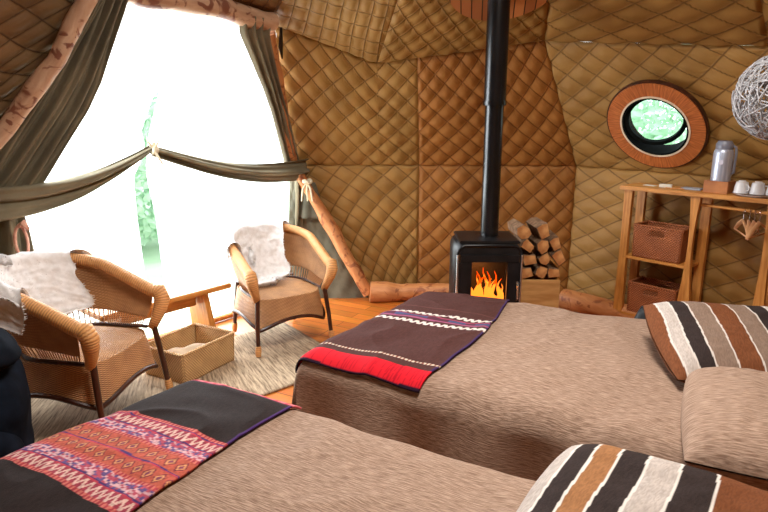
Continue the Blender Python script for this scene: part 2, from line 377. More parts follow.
# drapes
cz = [0, .35, .9, 1.1, 1.18, 1.6, 1.76, 2.1, 2.25]
ll = [-1.5, -1.45, -1.15, -1.0, -.96, -.72, -.62, -.40, -.32]; lr = [-.60, -.60, -.64, -.66, -.54, -.30, -.24, -.17, -.14]
def drapeL(a, c):
    z = lerp(.02, 2.24, c); x = lerp(interp(cz, ll, z), interp(cz, lr, z), a)
    f = math.sin(a * 26 + 2.2 * nz(a * 2, c * 1.6)) * .035 + .02 * math.sin(a * 57 + 4 * nz(c * 2, a)) + .05 * nz(a * 3, c * 2.5)
    pinch = 1 - .55 * math.exp(-((z - 1.1) / .12) ** 2)
    return wpt(x, z, .12 + f * pinch), (a * 1.2, c * 2.2)
cloth('curtain', drapeL, 110, 60, canvas, 'dark olive canvas curtain gathered at left side of the window', 'curtain')
rl = [1.40, 1.42, 1.46, 1.46, 1.34, 1.08, .96, .66, .62]; rr = [1.60, 1.60, 1.62, 1.56, 1.50, 1.22, 1.11, .90, .87]
def drapeR(a, c):
    z = lerp(.45, 2.2, c); x = lerp(interp(cz, rl, z), interp(cz, rr, z), a)
    f = math.sin(a * 20 + 1.8 * nz(a * 2, c * 1.6, 7)) * .022 + .03 * nz(a * 3, c * 2.5, 4)
    return wpt(x, z, .10 + f), (a * .6, c * 2.2)
cloth('curtain', drapeR, 50, 60, canvas, 'olive canvas curtain gathered narrow at the right side of the window', 'curtain')
knob = (.18, 1.35)
def swag(x0, z0, x1, z1, sagd, h0, h1, ph):
    def fn(a, c):
        x = lerp(x0, x1, a); zc = lerp(z0, z1, a) - sagd * math.sin(PI * a) ; h = lerp(h0, h1, a)
        z = zc + (c - .5) * h
        f = .02 * math.sin(c * 9 + a * 3 + ph) + .012 * math.sin(c * 21 + a * 5) + .02 * math.sin(PI * c)
        return wpt(x, z, .2 * (1 - abs(2 * a - 1) ** 2) * .3 + lerp(.15 if ph == 0 else .02, .02 if ph == 0 else .14, a) + f), (a * 1.2, c * .12)
    return fn
cloth('curtain_swag', swag(-.86, 1.10, knob[0], knob[1], .07, .20, .06, 0), 60, 16, canvas, 'olive canvas band sweeping from left curtain up to the central knot', 'curtain tie')
cloth('curtain_swag', swag(knob[0], knob[1] - .005, 1.56, 1.12, .08, .07, .18, 1), 60, 16, canvas, 'olive canvas band sweeping from the central knot to the right curtain', 'curtain tie')
tie_m = mat('cream_cord', srgb(196, 180, 150), srgb(222, 208, 180), scale=30, rough=.9)
kc = wpt(knob[0], knob[1], .07)
t = empty('curtain_knot', kc, 0, 'small white cord bow fixing both curtain bands at the window centre', 'knot')
M().tube([(0, 0, -.03), (.01, 0, 0), (0, 0, .05)], [.02, .024, .012], 8).build('wrapping', tie_m, t)
for dx, dz in ((-.035, .07), (.045, .06), (.06, -.10), (.035, -.05)):
    M().tube([(0, 0, 0), (dx * .6, -.02, dz * .6), (dx, -.02, dz)], [.007, .009, .005], 6).build('cord_end', tie_m, t)
# right tie-back knot
kc = wpt(1.50, 1.03, .22)
t = empty('curtain_tie', kc, 0, 'knotted cream cord round the right curtain with hanging ends', 'curtain tie')
M().tube([(.03 * math.cos(a), -.02 + .03 * math.sin(a), .01 * math.sin(a * 2)) for a in [i * 2 * PI / 14 for i in range(15)]], .014, 8).build('knot', tie_m, t)
for dx in (-.05, .0, .04): M().tube([(0, -.03, 0), (dx * .7, -.05, -.06), (dx, -.04, -.16)], [.009, .011, .006], 6).build('cord_end', tie_m, t)
def bell(a, c):
    ang = a * 2 * PI; r = lerp(.05, .13, (1 - c) ** .8) * (1 + .12 * math.sin(ang * 6)); return V(kc) + V((r * math.cos(ang) * .9, .02 + r * math.sin(ang) * .4 + .06, -.02 - .3 * (1 - c))), (a, c)
cloth('curtain_tail', bell, 60, 14, grey_canvas, 'flared tail of olive canvas hanging below the right cord knot', 'curtain')
kc = wpt(-.70, .98, .22)
t = empty('curtain_tie', kc, 0, 'pinkish cord loop hanging from the left curtain below the band', 'curtain tie')
pk = mat('pink_cord', srgb(190, 130, 110), srgb(214, 160, 136), scale=30, rough=.8)
M().tube([(.035 * math.sin(a), -.02, -.09 - .09 * math.cos(a)) for a in [i * 2 * PI / 18 for i in range(19)]], .008, 8).build('cord_loop', pk, t)
M().tube([(0, -.02, 0), (.03, -.03, .02), (.05, -.02, -.02)], [.014, .02, .01], 8).build('knot', pk, t)
# black strap by lintel end
t = M().tube([wpt(1.0, 2.16, .09), wpt(1.05, 2.05, .07), wpt(1.11, 1.97, .05)], [.012, .022, .006], 8, squash=.4).build('hanging_strap', black_iron)
tag(t, 'short black strap dangling at the right end of the lintel log', 'strap')
# window structure
w1 = M()
w1.tube([wpt(-1.45, .025, .07), wpt(1.45, .025, .07)], .022, 8)
struct(w1.build('window_1', pine), 'low wooden sill of the big tent window')

# ---------------------------------------------------------------- round window
A0, A1 = V((*F['C2'], ZM)), V((*F['C3'], ZM)); B0, B1 = V(U['V2']), V(U['V3'])
nrm = (A1 - A0).cross(B0 - A0).normalized()
if nrm.dot(V((CX, CY, 1)) - A0) < 0: nrm = -nrm
# ray from the room's viewing side to that plane
import math as _m
PC = V((1.90, 4.33, 1.475)); PC = PC + nrm * ((A0 - PC).dot(nrm))
ex = V((A1 - A0)).normalized(); ey = nrm.cross(ex).normalized()
if ey.z < 0: ey = -ey
Rw = Matrix((ex, ey, nrm)).transposed()
port = bpy.data.objects.new('window_2', None); COL.objects.link(port); struct(port, 'round porthole window with a wide slatted wooden ring')
port.matrix_world = Matrix.Translation(PC) @ Rw.to_4x4()
def ringm(r0, r1, z0, z1, seg=96, wob=0):
    mm = M(); vs = []; uv = []; prof = [(r0, z0), (r0, z1), (r1, z1), (r1, z0), (r0, z0)]
    for r, z in prof:
        for k in range(seg + 1):
            a = 2 * PI * k / seg; vs.append((r * math.cos(a), r * math.sin(a), z)); uv.append((a * .35, r))
    w = seg + 1; fs = [(i * w + k, i * w + k + 1, (i + 1) * w + k + 1, (i + 1) * w + k) for i in range(4) for k in range(seg)]
    return mm.add(vs, fs, uv)
ring_m = weave_mat('slatted_wood_ring', srgb(118, 58, 22), srgb(196, 108, 50), 25, 1, ribs=False)
# radial slats: use UV u only
nt = ring_m.node_tree
RW = .345
ringm(.248, RW, .0, .035).build('window_frame', mat('ring_wood', srgb(150, 78, 32), srgb(196, 112, 54), scale=16, coord='UV', stretch=(6, .6, 1), rough=.5, bump=.4, bscale=16), port, ang=.6)
ringm(RW, RW + .012, 0, .028).build('outer_edging', dark_wood, port, ang=.6)
ringm(.236, .248, -.06, .04).build('inner_rim', mat('cream_rim', srgb(216, 196, 170), srgb(230, 214, 190), rough=.5), port, ang=.6)
ringm(.222, .236, -.08, .035).build('gasket', soft_black, port, ang=.6)
# cut opening in wall via boolean cylinder
cut = M().lathe([(0, -.3), (.24, -.3), (.24, .3), (0, .3)], 64)
cb = cut.build('cutter', dark_wood); cb.matrix_world = port.matrix_world
wr = bpy.data.objects['wall_right']
# delete faces within the opening (radius .25) instead of a boolean
bpy.data.objects.remove(cb)
inv = port.matrix_world.inverted(); bm = bmesh.new(); bm.from_mesh(wr.data)
dl = []
for f in bm.faces:
    c = inv @ f.calc_center_median()
    if math.hypot(c.x, c.y) < .262: dl.append(f)
bmesh.ops.delete(bm, geom=dl, context='FACES'); bm.to_mesh(wr.data); bm.free()
# tilted pane in a black hoop
glass_m, nt, b = newmat('clear_pane'); b.inputs['Base Color'].default_value = (.7, 1, .85, 1); b.inputs['Roughness'].default_value = .05
tp = nd(nt, 'ShaderNodeBsdfTransparent'); tp.inputs['Color'].default_value = (.86, 1, .93, 1); gl_ = nd(nt, 'ShaderNodeBsdfGlossy'); gl_.inputs['Roughness'].default_value = .05
mxs = nd(nt, 'ShaderNodeMixShader'); mxs.inputs[0].default_value = .06
nt.links.new(tp.outputs[0], mxs.inputs[1]); nt.links.new(gl_.outputs[0], mxs.inputs[2]); nt.links.new(mxs.outputs[0], nt.nodes['Material Output'].inputs['Surface'])
pane = ringm(.178, .207, -.015, .015).build('pane_hoop', soft_black, port, ang=.6)
pane.location = (-.022, .014, -.045); pane.rotation_euler = (0, math.radians(16), 0)
pg = M().lathe([(0, 0), (.186, 0)], 48).build('pane_glass', glass_m, pane); 

# ---------------------------------------------------------------- roof flashing disc
m, nt, b = newmat('plank_disc'); L = nt.links.new
tc = nd(nt, 'ShaderNodeTexCoord'); br = nd(nt, 'ShaderNodeTexBrick', i_Scale=1, i_Mortar_Size=.004, i_Brick_Width=3, i_Row_Height=.07); L(tc.outputs['UV'], br.inputs['Vector'])
br.inputs['Color1'].default_value = srgb(206, 130, 72); br.inputs['Color2'].default_value = srgb(150, 86, 46); br.inputs['Mortar'].default_value = srgb(40, 20, 10)
L(br.outputs['Color'], b.inputs['Base Color']); b.inputs['Roughness'].default_value = .55
a_, b_, c_ = V(U['V1']), V(U['V2']), V(AP('V1'))
n2 = (b_ - a_).cross(c_ - a_).normalized()
if n2.z > 0: n2 = -n2
DC = V((.76, 4.08, 0)); DC.z = a_.z - (n2.x * (DC.x - a_.x) + n2.y * (DC.y - a_.y)) / n2.z
e1 = (b_ - a_).normalized(); e2 = n2.cross(e1)
dm = M(); seg_ = 48
for k2, zo in ((0, .0), (1, .05)): pass
vs = [];  
for zo in (.0, .045):
    for k in range(seg_):
        a = 2 * PI * k / seg_; vs.append(DC + n2 * (zo + .0) + e1 * .36 * math.cos(a) + e2 * .33 * math.sin(a))
uv = [((V(p) - DC).dot(e2), (V(p) - DC).dot(e1)) for p in vs]
dm.add(vs, [tuple(range(seg_)), tuple(range(seg_, 2 * seg_))] + [(k, (k + 1) % seg_, seg_ + (k + 1) % seg_, seg_ + k) for k in range(seg_)], uv)
struct(dm.build('trim_6', m, ang=.5), 'round planked wooden disc where the stove pipe meets the ceiling')

# ---------------------------------------------------------------- wood stove
st = empty('wood_stove', (.715, 4.14, 0), 0, 'black cast iron wood stove with burning fire behind its glass door', 'stove')
W_, D_, Z0, Z1 = .225, .20, .14, .725
mm = M()
prof = [(-W_, Z0)] + [(-W_, Z1 - .06), (-W_ + .015, Z1 - .025), (-W_ + .05, Z1)] + [(W_ - .05, Z1), (W_ - .015, Z1 - .025), (W_, Z1 - .06), (W_, Z0)]
inn = [(-W_ + .03, Z0 + .03), (-W_ + .03, Z1 - .07), (-W_ + .06, Z1 - .035), (W_ - .06, Z1 - .035), (W_ - .03, Z1 - .07), (W_ - .03, Z0 + .03)]
# shell: outer skin + back + bottom, open at front
n_ = len(prof)
mm.add([(x, -D_, z) for x, z in prof] + [(x, D_, z) for x, z in prof], [(i, i + 1, n_ + i + 1, n_ + i) for i in range(n_ - 1)] + [(n_ - 1, 0, n_, 2 * n_ - 1), tuple(range(n_, 2 * n_))])
body = mm.build('body', black_iron, st, thick=.018, ang=.5, off=-1)
M().box((0, -.005, Z1 + .012), (.41, .37, .018), bev=.006).build('top_plate', black_iron, st)
M().box((0, -D_ + .02, .675), (.40, .03, .055)).build('front_plate', black_iron, st)
# door frame with glass
df_ = M()
for (cx_, cz_, sx_, sz_) in ((0, .63, .40, .05), (0, .205, .40, .07), (-.163, .41, .085, .39), (.163, .41, .085, .39)):
    df_.box((cx_, -D_ - .0, cz_), (sx_, .03, sz_))
door = df_.build('door', black_iron, st)
steel = mat('polished_steel', srgb(190, 192, 198), srgb(214, 216, 220), rough=.22, metal=.9)
M().tube([(.19, -D_ - .02, .47), (.19, -D_ - .045, .45), (.19, -D_ - .045, .36), (.19, -D_ - .02, .34)], .007, 8).build('handle', steel, door)
for s in (-1, 1): M().tube([(s * .217, -D_ - .006, Z0 + .02), (s * .217, -D_ - .006, Z1 - .07)], .008, 8).build('edge_strip', steel, st)
gm, nt, b = newmat('stove_glass')
tp = nd(nt, 'ShaderNodeBsdfTransparent'); tp.inputs['Color'].default_value = (.95, .9, .85, 1); g2 = nd(nt, 'ShaderNodeBsdfGlossy'); g2.inputs['Roughness'].default_value = .08
mxs = nd(nt, 'ShaderNodeMixShader'); mxs.inputs[0].default_value = .05; nt.links.new(tp.outputs[0], mxs.inputs[1]); nt.links.new(g2.outputs[0], mxs.inputs[2]); nt.links.new(mxs.outputs[0], nt.nodes['Material Output'].inputs['Surface'])
M().box((0, -D_ + .004, .415), (.29, .004, .38), bev=0).build('door_glass', gm, door)
for sx in (-1, 1):
    for sy in (-1, 1): M().tube([(sx * .2, sy * .17, .145), (sx * .215, sy * .185, .07), (sx * .225, sy * .195, 0)], [.02, .016, .022], 8).build('leg', black_iron, st)
# fire
fm, nt, b = newmat('flame'); L = nt.links.new
em = nd(nt, 'ShaderNodeEmission', i_Strength=3.2); tc = nd(nt, 'ShaderNodeTexCoord'); sp = nd(nt, 'ShaderNodeSeparateXYZ'); L(tc.outputs['Object'], sp.inputs[0])
nn = nd(nt, 'ShaderNodeTexNoise', i_Scale=16, i_Detail=3); L(tc.outputs['Object'], nn.inputs['Vector'])
hh = math_(nt, 'ADD', math_(nt, 'MULTIPLY', sp.outputs[2], 1.7), math_(nt, 'MULTIPLY', nn.outputs['Fac'], .5))
r = nd(nt, 'ShaderNodeValToRGB'); r.color_ramp.elements[0].position = .95; r.color_ramp.elements[0].color = (1, .24, .02, 1); r.color_ramp.elements[1].position = 1.0; r.color_ramp.elements[1].color = (.9, .06, .0, 1)
L(hh, r.inputs['Fac']); L(r.outputs['Color'], em.inputs['Color']); L(em.outputs[0], nt.nodes['Material Output'].inputs['Surface'])
random.seed(3)
for i in range(17):
    x = -.12 + .24 * i / 16 + random.uniform(-.01, .01); y = random.uniform(-.15, .02); h = random.uniform(.14, .30) * (1.1 - abs(x) * 2); pts = []; rr = []
    for k in range(9):
        t_ = k / 8; pts.append((x + .03 * math.sin(t_ * 6 + i * 2) * t_, y, .22 + h * t_)); rr.append(.030 * math.sin(PI * min(1, t_ * .75 + .22)) * (1 - t_ * .8) + .001)
    M().tube(pts, rr, 8, squash=.6).build('flame', fm, st)
emb = mat('charred_log', srgb(60, 30, 20), srgb(110, 56, 30), scale=20, rough=.9)
for (x, y, a) in ((-.05, -.08, .2), (.06, -.02, -.3), (0, .05, .05)):
    M().tube([(x - .13 * math.cos(a), y - .13 * math.sin(a), .21), (x + .13 * math.cos(a), y + .13 * math.sin(a), .22)], .035, 8).build('burning_log', emb, st)
# pipe in two sections
pipe = M().lathe([(.062, .72), (.062, 1.66)], 28, (.025, 0, 0)).build('stove_pipe', enamel, st)
M().lathe([(.073, 1.645), (.073, 2.42)], 28, (.025, 0, 0)).build('upper_pipe', enamel, pipe)
M().lathe([(.064, 1.635), (.078, 1.635), (.078, 1.665), (.064, 1.665)], 28, (.025, 0, 0)).build('pipe_collar', enamel, pipe)
M().lathe([(.06, .722), (.085, .722), (.085, .745), (.062, .75)], 28, (.025, 0, 0)).build('flue_collar', black_iron, pipe)
fire = bpy.data.lights.new('fire_light', 'POINT'); fire.energy = 6; fire.color = (1, .35, .08); fire.shadow_soft_size = .08
fo = bpy.data.objects.new('fire_light', fire); COL.objects.link(fo); fo.location = (.735, 4.0, .42)

# firewood crate and logs
cr = empty('firewood_crate', (1.15, 4.46, 0), -.05, 'pale pine crate on the floor right of the stove, holding firewood', 'crate')
for nm, c, d in (('front_panel', (0, -.15, .195), (.34, .02, .36)), ('back_panel', (0, .15, .195), (.34, .02, .36)), ('side_panel', (-.16, 0, .195), (.02, .30, .36)), ('side_panel', (.16, 0, .195), (.02, .30, .36)), ('base_panel', (0, 0, .03), (.32, .28, .02))):
    M().box(c, d).build(nm, mat('crate_pine', srgb(178, 128, 72), srgb(206, 158, 98), scale=5, stretch=(1, 6, 6), rough=.6, detail=6) if nm == 'front_panel' else pine, cr)
bark = mat('bark', srgb(92, 66, 46), srgb(140, 108, 80), scale=25, rough=.9, bump=.5)
cutw = mat('cut_wood', srgb(176, 112, 60), srgb(222, 166, 104), scale=12, rough=.75, bump=.2)
def firewood(x, y, z, r, length, rot, seed, lab):
    rn = random.Random(seed); n = 7
    poly = [(r * rn.uniform(.68, 1.12) * math.cos(2 * PI * k / n + rot), r * rn.uniform(.68, 1.12) * math.sin(2 * PI * k / n + rot)) for k in range(n)]
    if seed % 2 == 0: poly = [(r * q * math.cos(t_), r * q * math.sin(t_)) for t_, q in ((rot, 1.15), (rot + .6, 1.05), (rot + 1.3, 1.1), (rot + 3.1, .9), (rot + 4.5, .75))]
    o = empty('firewood', (x, y, z), rn.uniform(-.08, .08), lab, 'firewood', 'split logs stacked in the crate')
    M().prism(poly, lambda a, c, k: (a, -length / 2 + k * length, c)).build('bark_side', bark, o, smooth=False)
    p2 = [(a * .93, c * .93) for a, c in poly]
    M().prism(p2, lambda a, c, k: (a, -length / 2 - .006 + k * .006, c)).build('cut_face', cutw, o, smooth=False)
    return o
rows = [(.425, 4, .060), (.53, 4, .058), (.63, 4, .058), (.725, 2, .066)]
wl = ['bottom', 'second', 'third', 'top']; pos2 = 0
pos = {2: ['left', 'right'], 5: ['far left', 'second from left', 'middle', 'second from right', 'far right'], 4: ['far left', 'second from left', 'second from right', 'far right'], 3: ['left', 'middle', 'right']}
sd = 0
for ri, (z, n, r) in enumerate(rows):
    for k in range(n):
        sd += 1; xx = 1.13 + (k - (n - 1) / 2) * .112 + (.015 if ri % 2 else -.015)
        if ri == 3: xx = (1.02, 1.17)[k]
        firewood(xx, 4.46 + random.uniform(-.015, .015), z + random.uniform(-.004, .004), r * random.uniform(.88, 1.06), .27, random.uniform(0, 3), sd, 'split log, %s in the %s row above the pine crate' % (pos[n][k], wl[ri]))

# ---------------------------------------------------------------- beds
random.seed(11)
spread_m, nt, b = newmat('ribbed_bedspread'); L = nt.links.new
tc = nd(nt, 'ShaderNodeTexCoord'); mp = nd(nt, 'ShaderNodeMapping'); mp.inputs['Scale'].default_value = (24, 230, 1); L(tc.outputs['UV'], mp.inputs['Vector'])
n = nd(nt, 'ShaderNodeTexNoise', i_Scale=1, i_Detail=3, i_Roughness=.55); L(mp.outputs[0], n.inputs['Vector'])
r = nd(nt, 'ShaderNodeValToRGB'); r.color_ramp.elements[0].position = .36; r.color_ramp.elements[1].position = .66
r.color_ramp.elements[0].color = srgb(124, 98, 82); r.color_ramp.elements[1].color = srgb(172, 145, 126)
L(n.outputs['Fac'], r.inputs['Fac']); L(r.outputs['Color'], b.inputs['Base Color']); b.inputs['Roughness'].default_value = .9; b.inputs['Specular IOR Level'].default_value = .15
bp = nd(nt, 'ShaderNodeBump', i_Strength=.5, i_Distance=.006); L(n.outputs['Fac'], bp.inputs['Height']); L(bp.outputs[0], b.inputs['Normal'])

class Bed:
    def __init__(s, fn, ff, hn, hf, h, seed, puffh=.035):
        s.c = [V((*p, 0)) for p in (fn, ff, hn, hf)]; s.h = h; s.seed = seed; s.puffh = puffh
        s.L = (s.c[2] - s.c[0]).length; s.W = (s.c[1] - s.c[0]).length
        s.ax = (s.c[2] - s.c[0]).normalized(); s.ay = (s.c[1] - s.c[0]).normalized()
    def base(s, a, c):
        u, v = a / s.L, c / s.W
        return lerp(lerp(s.c[0], s.c[2], u), lerp(s.c[1], s.c[3], u), v)
    def at(s, a, c, lift=0., skirt=True):
        """a metres from foot, c metres from near side; overflow hangs down"""
        R = .09
        def fold(x, L_):
            # returns horizontal pos and drop
            if x < 0: over = -x; sg = -1; e = 0
            elif x > L_: over = x - L_; sg = 1; e = L_
            else: return x, 0
            if over < R * PI / 2: t = over / R; return e + sg * R * math.sin(t), R * (1 - math.cos(t))
            return e + sg * (R + (over - R * PI / 2) * .10), R + (over - R * PI / 2)
        ii = R * .8
        pa, da = fold(a - ii, s.L - 2 * ii); pc, dc = fold(c - ii, s.W - 2 * ii)
        pa += ii; pc += ii
        P = s.base(pa, pc)
        drop = math.sqrt(da * da + dc * dc) if (da < R and dc < R) else max(da, dc)
        if da > 0 and dc > 0: # corner: pull in
            k = min(da, dc); P = P + (V((s.c[0] + s.c[3]) / 2) - s.base(pa, pc)).normalized() * k * .12
        u = min(max(a / s.L, 0), 1); v = min(max(c / s.W, 0), 1)
        pf = s.puffh * (math.sin(PI * u) ** .5 * math.sin(PI * v) ** .5) if 0 < u < 1 and 0 < v < 1 else 0
        w = .016 * nz(a * 2.2, c * 2.2, s.seed) + .008 * nz(a * 6, c * 5, s.seed + 3)
        wk = .010 * (1 - abs(nz(a * 2.5 + c * 1.2, c * 3.2 - a, s.seed + 9))) ** 6
        z = s.h + pf + w + wk - drop
        if drop > R * .6:
            amp = min(1, (drop - R * .6) / .3) * .035
            tt = a if dc >= da else c
            o = amp * (math.sin(tt * 13 + s.seed) + .8 * nz(tt * 5, s.seed, drop * 2))
            P = P + ((s.ay * (-1 if c < s.W / 2 else 1)) if dc >= da else (s.ax * (-1 if a < s.L / 2 else 1))) * o
        z = max(z, .025)
        P = V((P.x, P.y, z))
        if lift:
            e = .01; 
            A_ = s.at(a + e, c) - s.at(a - e, c); C_ = s.at(a, c + e) - s.at(a, c - e); nn_ = A_.cross(C_)
            if nn_.length > 1e-9:
                nn_.normalize(); P = P + nn_ * lift
        return P
def make_bed(bed, label, drop=.5):
    cen = bed.base(bed.L / 2, bed.W / 2)
    rz = math.atan2(bed.ax.y, bed.ax.x)
    t = empty('bed', (cen.x, cen.y, 0), 0, label, 'bed', None)
    o = lambda P: V((P.x - cen.x, P.y - cen.y, P.z))
    L_, W_ = bed.L, bed.W
    def fn(a, c): x = lerp(-drop, L_ + drop, a); y = lerp(-drop, W_ + drop, c); return o(bed.at(x, y)), (x, y)
    M().grid(150, 110, fn).build('bedspread', spread_m, t, thick=.012, ang=3.2, off=1)
    mt = M(); 
    def bx(u, v, z): return o(V((*bed.base(lerp(.12, L_ - .12, u), lerp(.12, W_ - .12, v)).xy, z)))
    mt.add([bx(u, v, z) for z in (.24, bed.h - .045) for u, v in ((0, 0), (1, 0), (1, 1), (0, 1))], [(3, 2, 1, 0), (4, 5, 6, 7), (0, 1, 5, 4), (1, 2, 6, 5), (2, 3, 7, 6), (3, 0, 4, 7)])
    mt.build('mattress', white_wool, t, smooth=False)
    bs = M(); bs.add([bx(u, v, z) for z in (.03, .24) for u, v in ((0, 0), (1, 0), (1, 1), (0, 1))], [(3, 2, 1, 0), (4, 5, 6, 7), (0, 1, 5, 4), (1, 2, 6, 5), (2, 3, 7, 6), (3, 0, 4, 7)])
    bs.build('bed_base', pine, t, smooth=False)
    return t
bedA = Bed((-.38, 2.56), (.26, 3.56), (1.34, 1.56), (2.10, 2.74), .50, 3, .03)
bedB = Bed((-1.44, 1.42), (-.79, 2.32), (.30, .46), (.97, 1.36), .50, 17, .03)
make_bed(bedA, 'far single bed with brown ribbed bedspread, its foot end toward the stove')
make_bed(bedB, 'near single bed with brown ribbed bedspread, at the bottom of the picture')

# ---- woven runners, colours woven in
C = lambda *a: srgb(*a)
def hsh(i, j): 
    x = math.sin(i * 127.1 + j * 311.7) * 43758.5453; return x - math.floor(x)
runner_m = col_mat('woven_runner', bscale=90, stretch=(2, 8, 1))
def runner(bed, a0f, a1f, c0, c1, nu, nv, colf, name, label, fringe_m, group=None):
    W_ = c1 - c0
    def fn(i, j):
        c = lerp(c0, c1, j); a = lerp(a0f(j), a1f(j), i)
        P = bed.at(a, c, .022); P = P + V((0, 0, .004 * nz(a * 9, c * 9)))
        return P, (a, c), colf(a, c - c0, W_, i)
    o = M().grid(nu, nv, fn, cols=True).build(name, runner_m, thick=.007, ang=3.2, off=1)
    return tag(o, label, 'blanket')
def colA(s, t, W_, i):   # t metres from near edge
    base = C(74, 44, 40); n_ = hsh(int(s * 400), int(t * 60))
    base = tuple(v * (.85 + .3 * n_) for v in base[:3]) + (1,)
    tt = t + .006 * math.sin(s * 5)
    if tt < .012: return C(40, 20, 40)
    if tt < .082: return C(206, 26, 40) if hsh(int(s * 300), 3) > .2 else C(170, 16, 34)
    if .125 < tt < .137: return C(206, 190, 170) if int(s * 110) % 2 else C(130, 70, 60)
    for lo, hi in ((.55, .59), (.68, .72)):
        if lo < tt < hi:
            k = (tt - lo) / (hi - lo); z = abs(((s * 26) % 1) * 2 - 1)
            return C(214, 200, 190) if abs(k - z) < .42 else C(84, 44, 52)
    if .61 < tt < .625: return C(150, 80, 110)
    if .628 < tt < .652: return C(70, 74, 110) if nz(s * 7, 2) > -.1 else C(84, 44, 60)
    if .655 < tt < .665: return C(160, 70, 96)
    if .80 < tt < .808: return C(96, 60, 56)
    if i > .985 or i < .012: return C(60, 40, 78)
    return base
runner(bedA, lambda j: -.02 + .06 * (1 - j) * 0 - .10 * sm(0, .3, j) * 0 - .05, lambda j: .60 + .05 * math.sin(j * 4.0 + .2) - .02 * j, -.0, 1.13, 170, 260, colA,
       'striped_runner', 'dark brown woven runner with a red edge and white zigzag stripes on the far bed', None)
def band(tt, s, lo, hi, kind):
    k = (tt - lo) / (hi - lo)
    if kind == 0:   # diamonds
        x = (s * 22) % 1; d = abs(x - .5) * 2 + abs(k - .5) * 2
        if d < .35: return C(120, 60, 80)
        if d < .62: return C(200, 138, 92)
        if d < .85: return C(112, 44, 58)
        return C(176, 84, 66)
    if kind == 1:   # small figures pink and white
        h = hsh(int(s * 90), int(k * 7)); return C(200, 156, 160) if h > .62 else (C(170, 74, 92) if h > .3 else C(96, 74, 120))
    if kind == 2:   # zigzag
        z = abs(((s * 34) % 1) * 2 - 1); return C(204, 168, 156) if abs(k - z) < .28 else C(150, 56, 72)
    if kind == 3: return C(70, 50, 100) if k < .5 else C(180, 60, 74)
    if kind == 4: return C(196, 108, 94) if int(s * 120) % 2 else C(160, 56, 66)
    return C(30, 20, 24)
bands = [(.36, .375, 4), (.375, .385, 3), (.385, .43, 2), (.43, .44, 3), (.44, .485, 1), (.485, .50, 4), (.50, .57, 0), (.57, .58, 3), (.58, .64, 0), (.64, .655, 4), (.655, .70, 1), (.70, .71, 3), (.71, .75, 2), (.75, .765, 4)]
def colB(s, t, W_, i):
    t = W_ - t; h_ = .78 + .44 * hsh(int(s * 160), int(t * 160) + 5)
    tt = t + .008 * math.sin(s * 6) 
    if t < .04: return C(214, 110, 118) if int(s * 60) % 3 else C(196, 60, 70)
    if t < .05: return C(96, 40, 60)
    for lo, hi, k in bands:
        if lo <= tt < hi:
            if s < .02 or s > .56: pass
            return tuple(q * h_ for q in band(tt, s, lo, hi, k)[:3]) + (1,)
    if i > .985: return C(70, 44, 96)
    n_ = hsh(int(s * 400), int(t * 80)); return tuple(v * (.8 + .4 * n_) for v in C(40, 30, 28)[:3]) + (1,)
runner(bedB, lambda j: -.06 - .03 * math.sin(j * 3), lambda j: .60 - .03 * j + .03 * math.sin(j * 5), -.05, 1.10, 200, 320, colB,
       'patterned_runner', 'black woven runner with wide red and pink figured band on the near bed', None)

# ---- pillows
stripe_m = col_mat('striped_wool', bscale=60, stretch=(10, 2, 1), bump=.6)
def pillow(name, loc, rot, sx, sy, th, m, label, colf=None, nu=260, nv=70, seed=0, cat='cushion', pinch=.08, parent=None):
    mm = M()
    def P(u, v, sg):
        x, y = 2 * u - 1, 2 * v - 1
        e = (1 - x ** 4) * (1 - y ** 4) if abs(x) < 1 and abs(y) < 1 else 0
        z = th * .5 * max(0, e) ** .55 * (1 + .12 * nz(x * 2, y * 2, seed)) 
        z += .006 * nz(x * 6, y * 6, seed + 2) * e
        px_ = x * sx * .5 * (1 - pinch * (1 - abs(x)) * 0 - pinch * (1 - y * y) * abs(x) ** 3 * -.4 - .03 * (y * y)); py_ = y * sy * .5 * (1 + pinch * .4 * (1 - x * x) * abs(y) ** 3)
        if abs(x) == 1 or abs(y) == 1: z = .003
        return V((px_, py_, z * sg + .0))
    for sg in (1, -1):
        def fn(u, v): return (P(u, v, sg), (u * sx, v * sy)) + ((colf(u, v),) if colf else ())
        mm.grid(nu, nv, fn, cols=bool(colf))
    o = mm.build(name, m, parent, ang=3.2)
    o.location = loc; o.rotation_euler = rot
    return tag(o, label, cat)
def stripes(seq, cord):
    tot = sum(w for w, c in seq)
    def f(u, v):
        u2 = u + .008 * math.sin(v * 7) ; x = 0
        for w, c in seq:
            x2 = x + w / tot
            if u2 <= x2 or x2 > .9999:
                if cord and (u2 - x < .009 and x > 0): return cord
                n_ = hsh(int(u * 300), int(v * 70)); return tuple(q * (.82 + .36 * n_) for q in c[:3]) + (1,)
            x = x2
        return seq[-1][1]
    return f
K_, Wh, Gy, Br, Tn = C(50, 40, 38), C(178, 166, 158), C(128, 106, 92), C(112, 66, 40), C(148, 102, 66)
R_ = math.radians
fs_ = stripes([(4, Br), (5, Wh), (7, K_), (9, Gy), (10, Br), (9, Gy), (8, K_), (10, Wh), (8, K_), (9, Br)], C(206, 196, 188))
pillow('striped_cushion', (1.54, 2.38, .63), (R_(13), R_(2), R_(-8)), .74, .56, .19, stripe_m, 'striped brown, black and white wool cushion at the head of the far bed', fs_, seed=1)
pillow('brown_pillow', (1.30, 1.80, .585), (0, R_(-2), R_(-27)), .55, .70, .20, spread_m, 'plain beige brown ribbed pillow on near side of the far bed head', seed=5, cat='pillow')
fn_ = stripes([(7, Wh), (8, K_), (9, Tn), (10, K_), (11, Wh), (12, K_), (62, Br)], C(216, 206, 198))
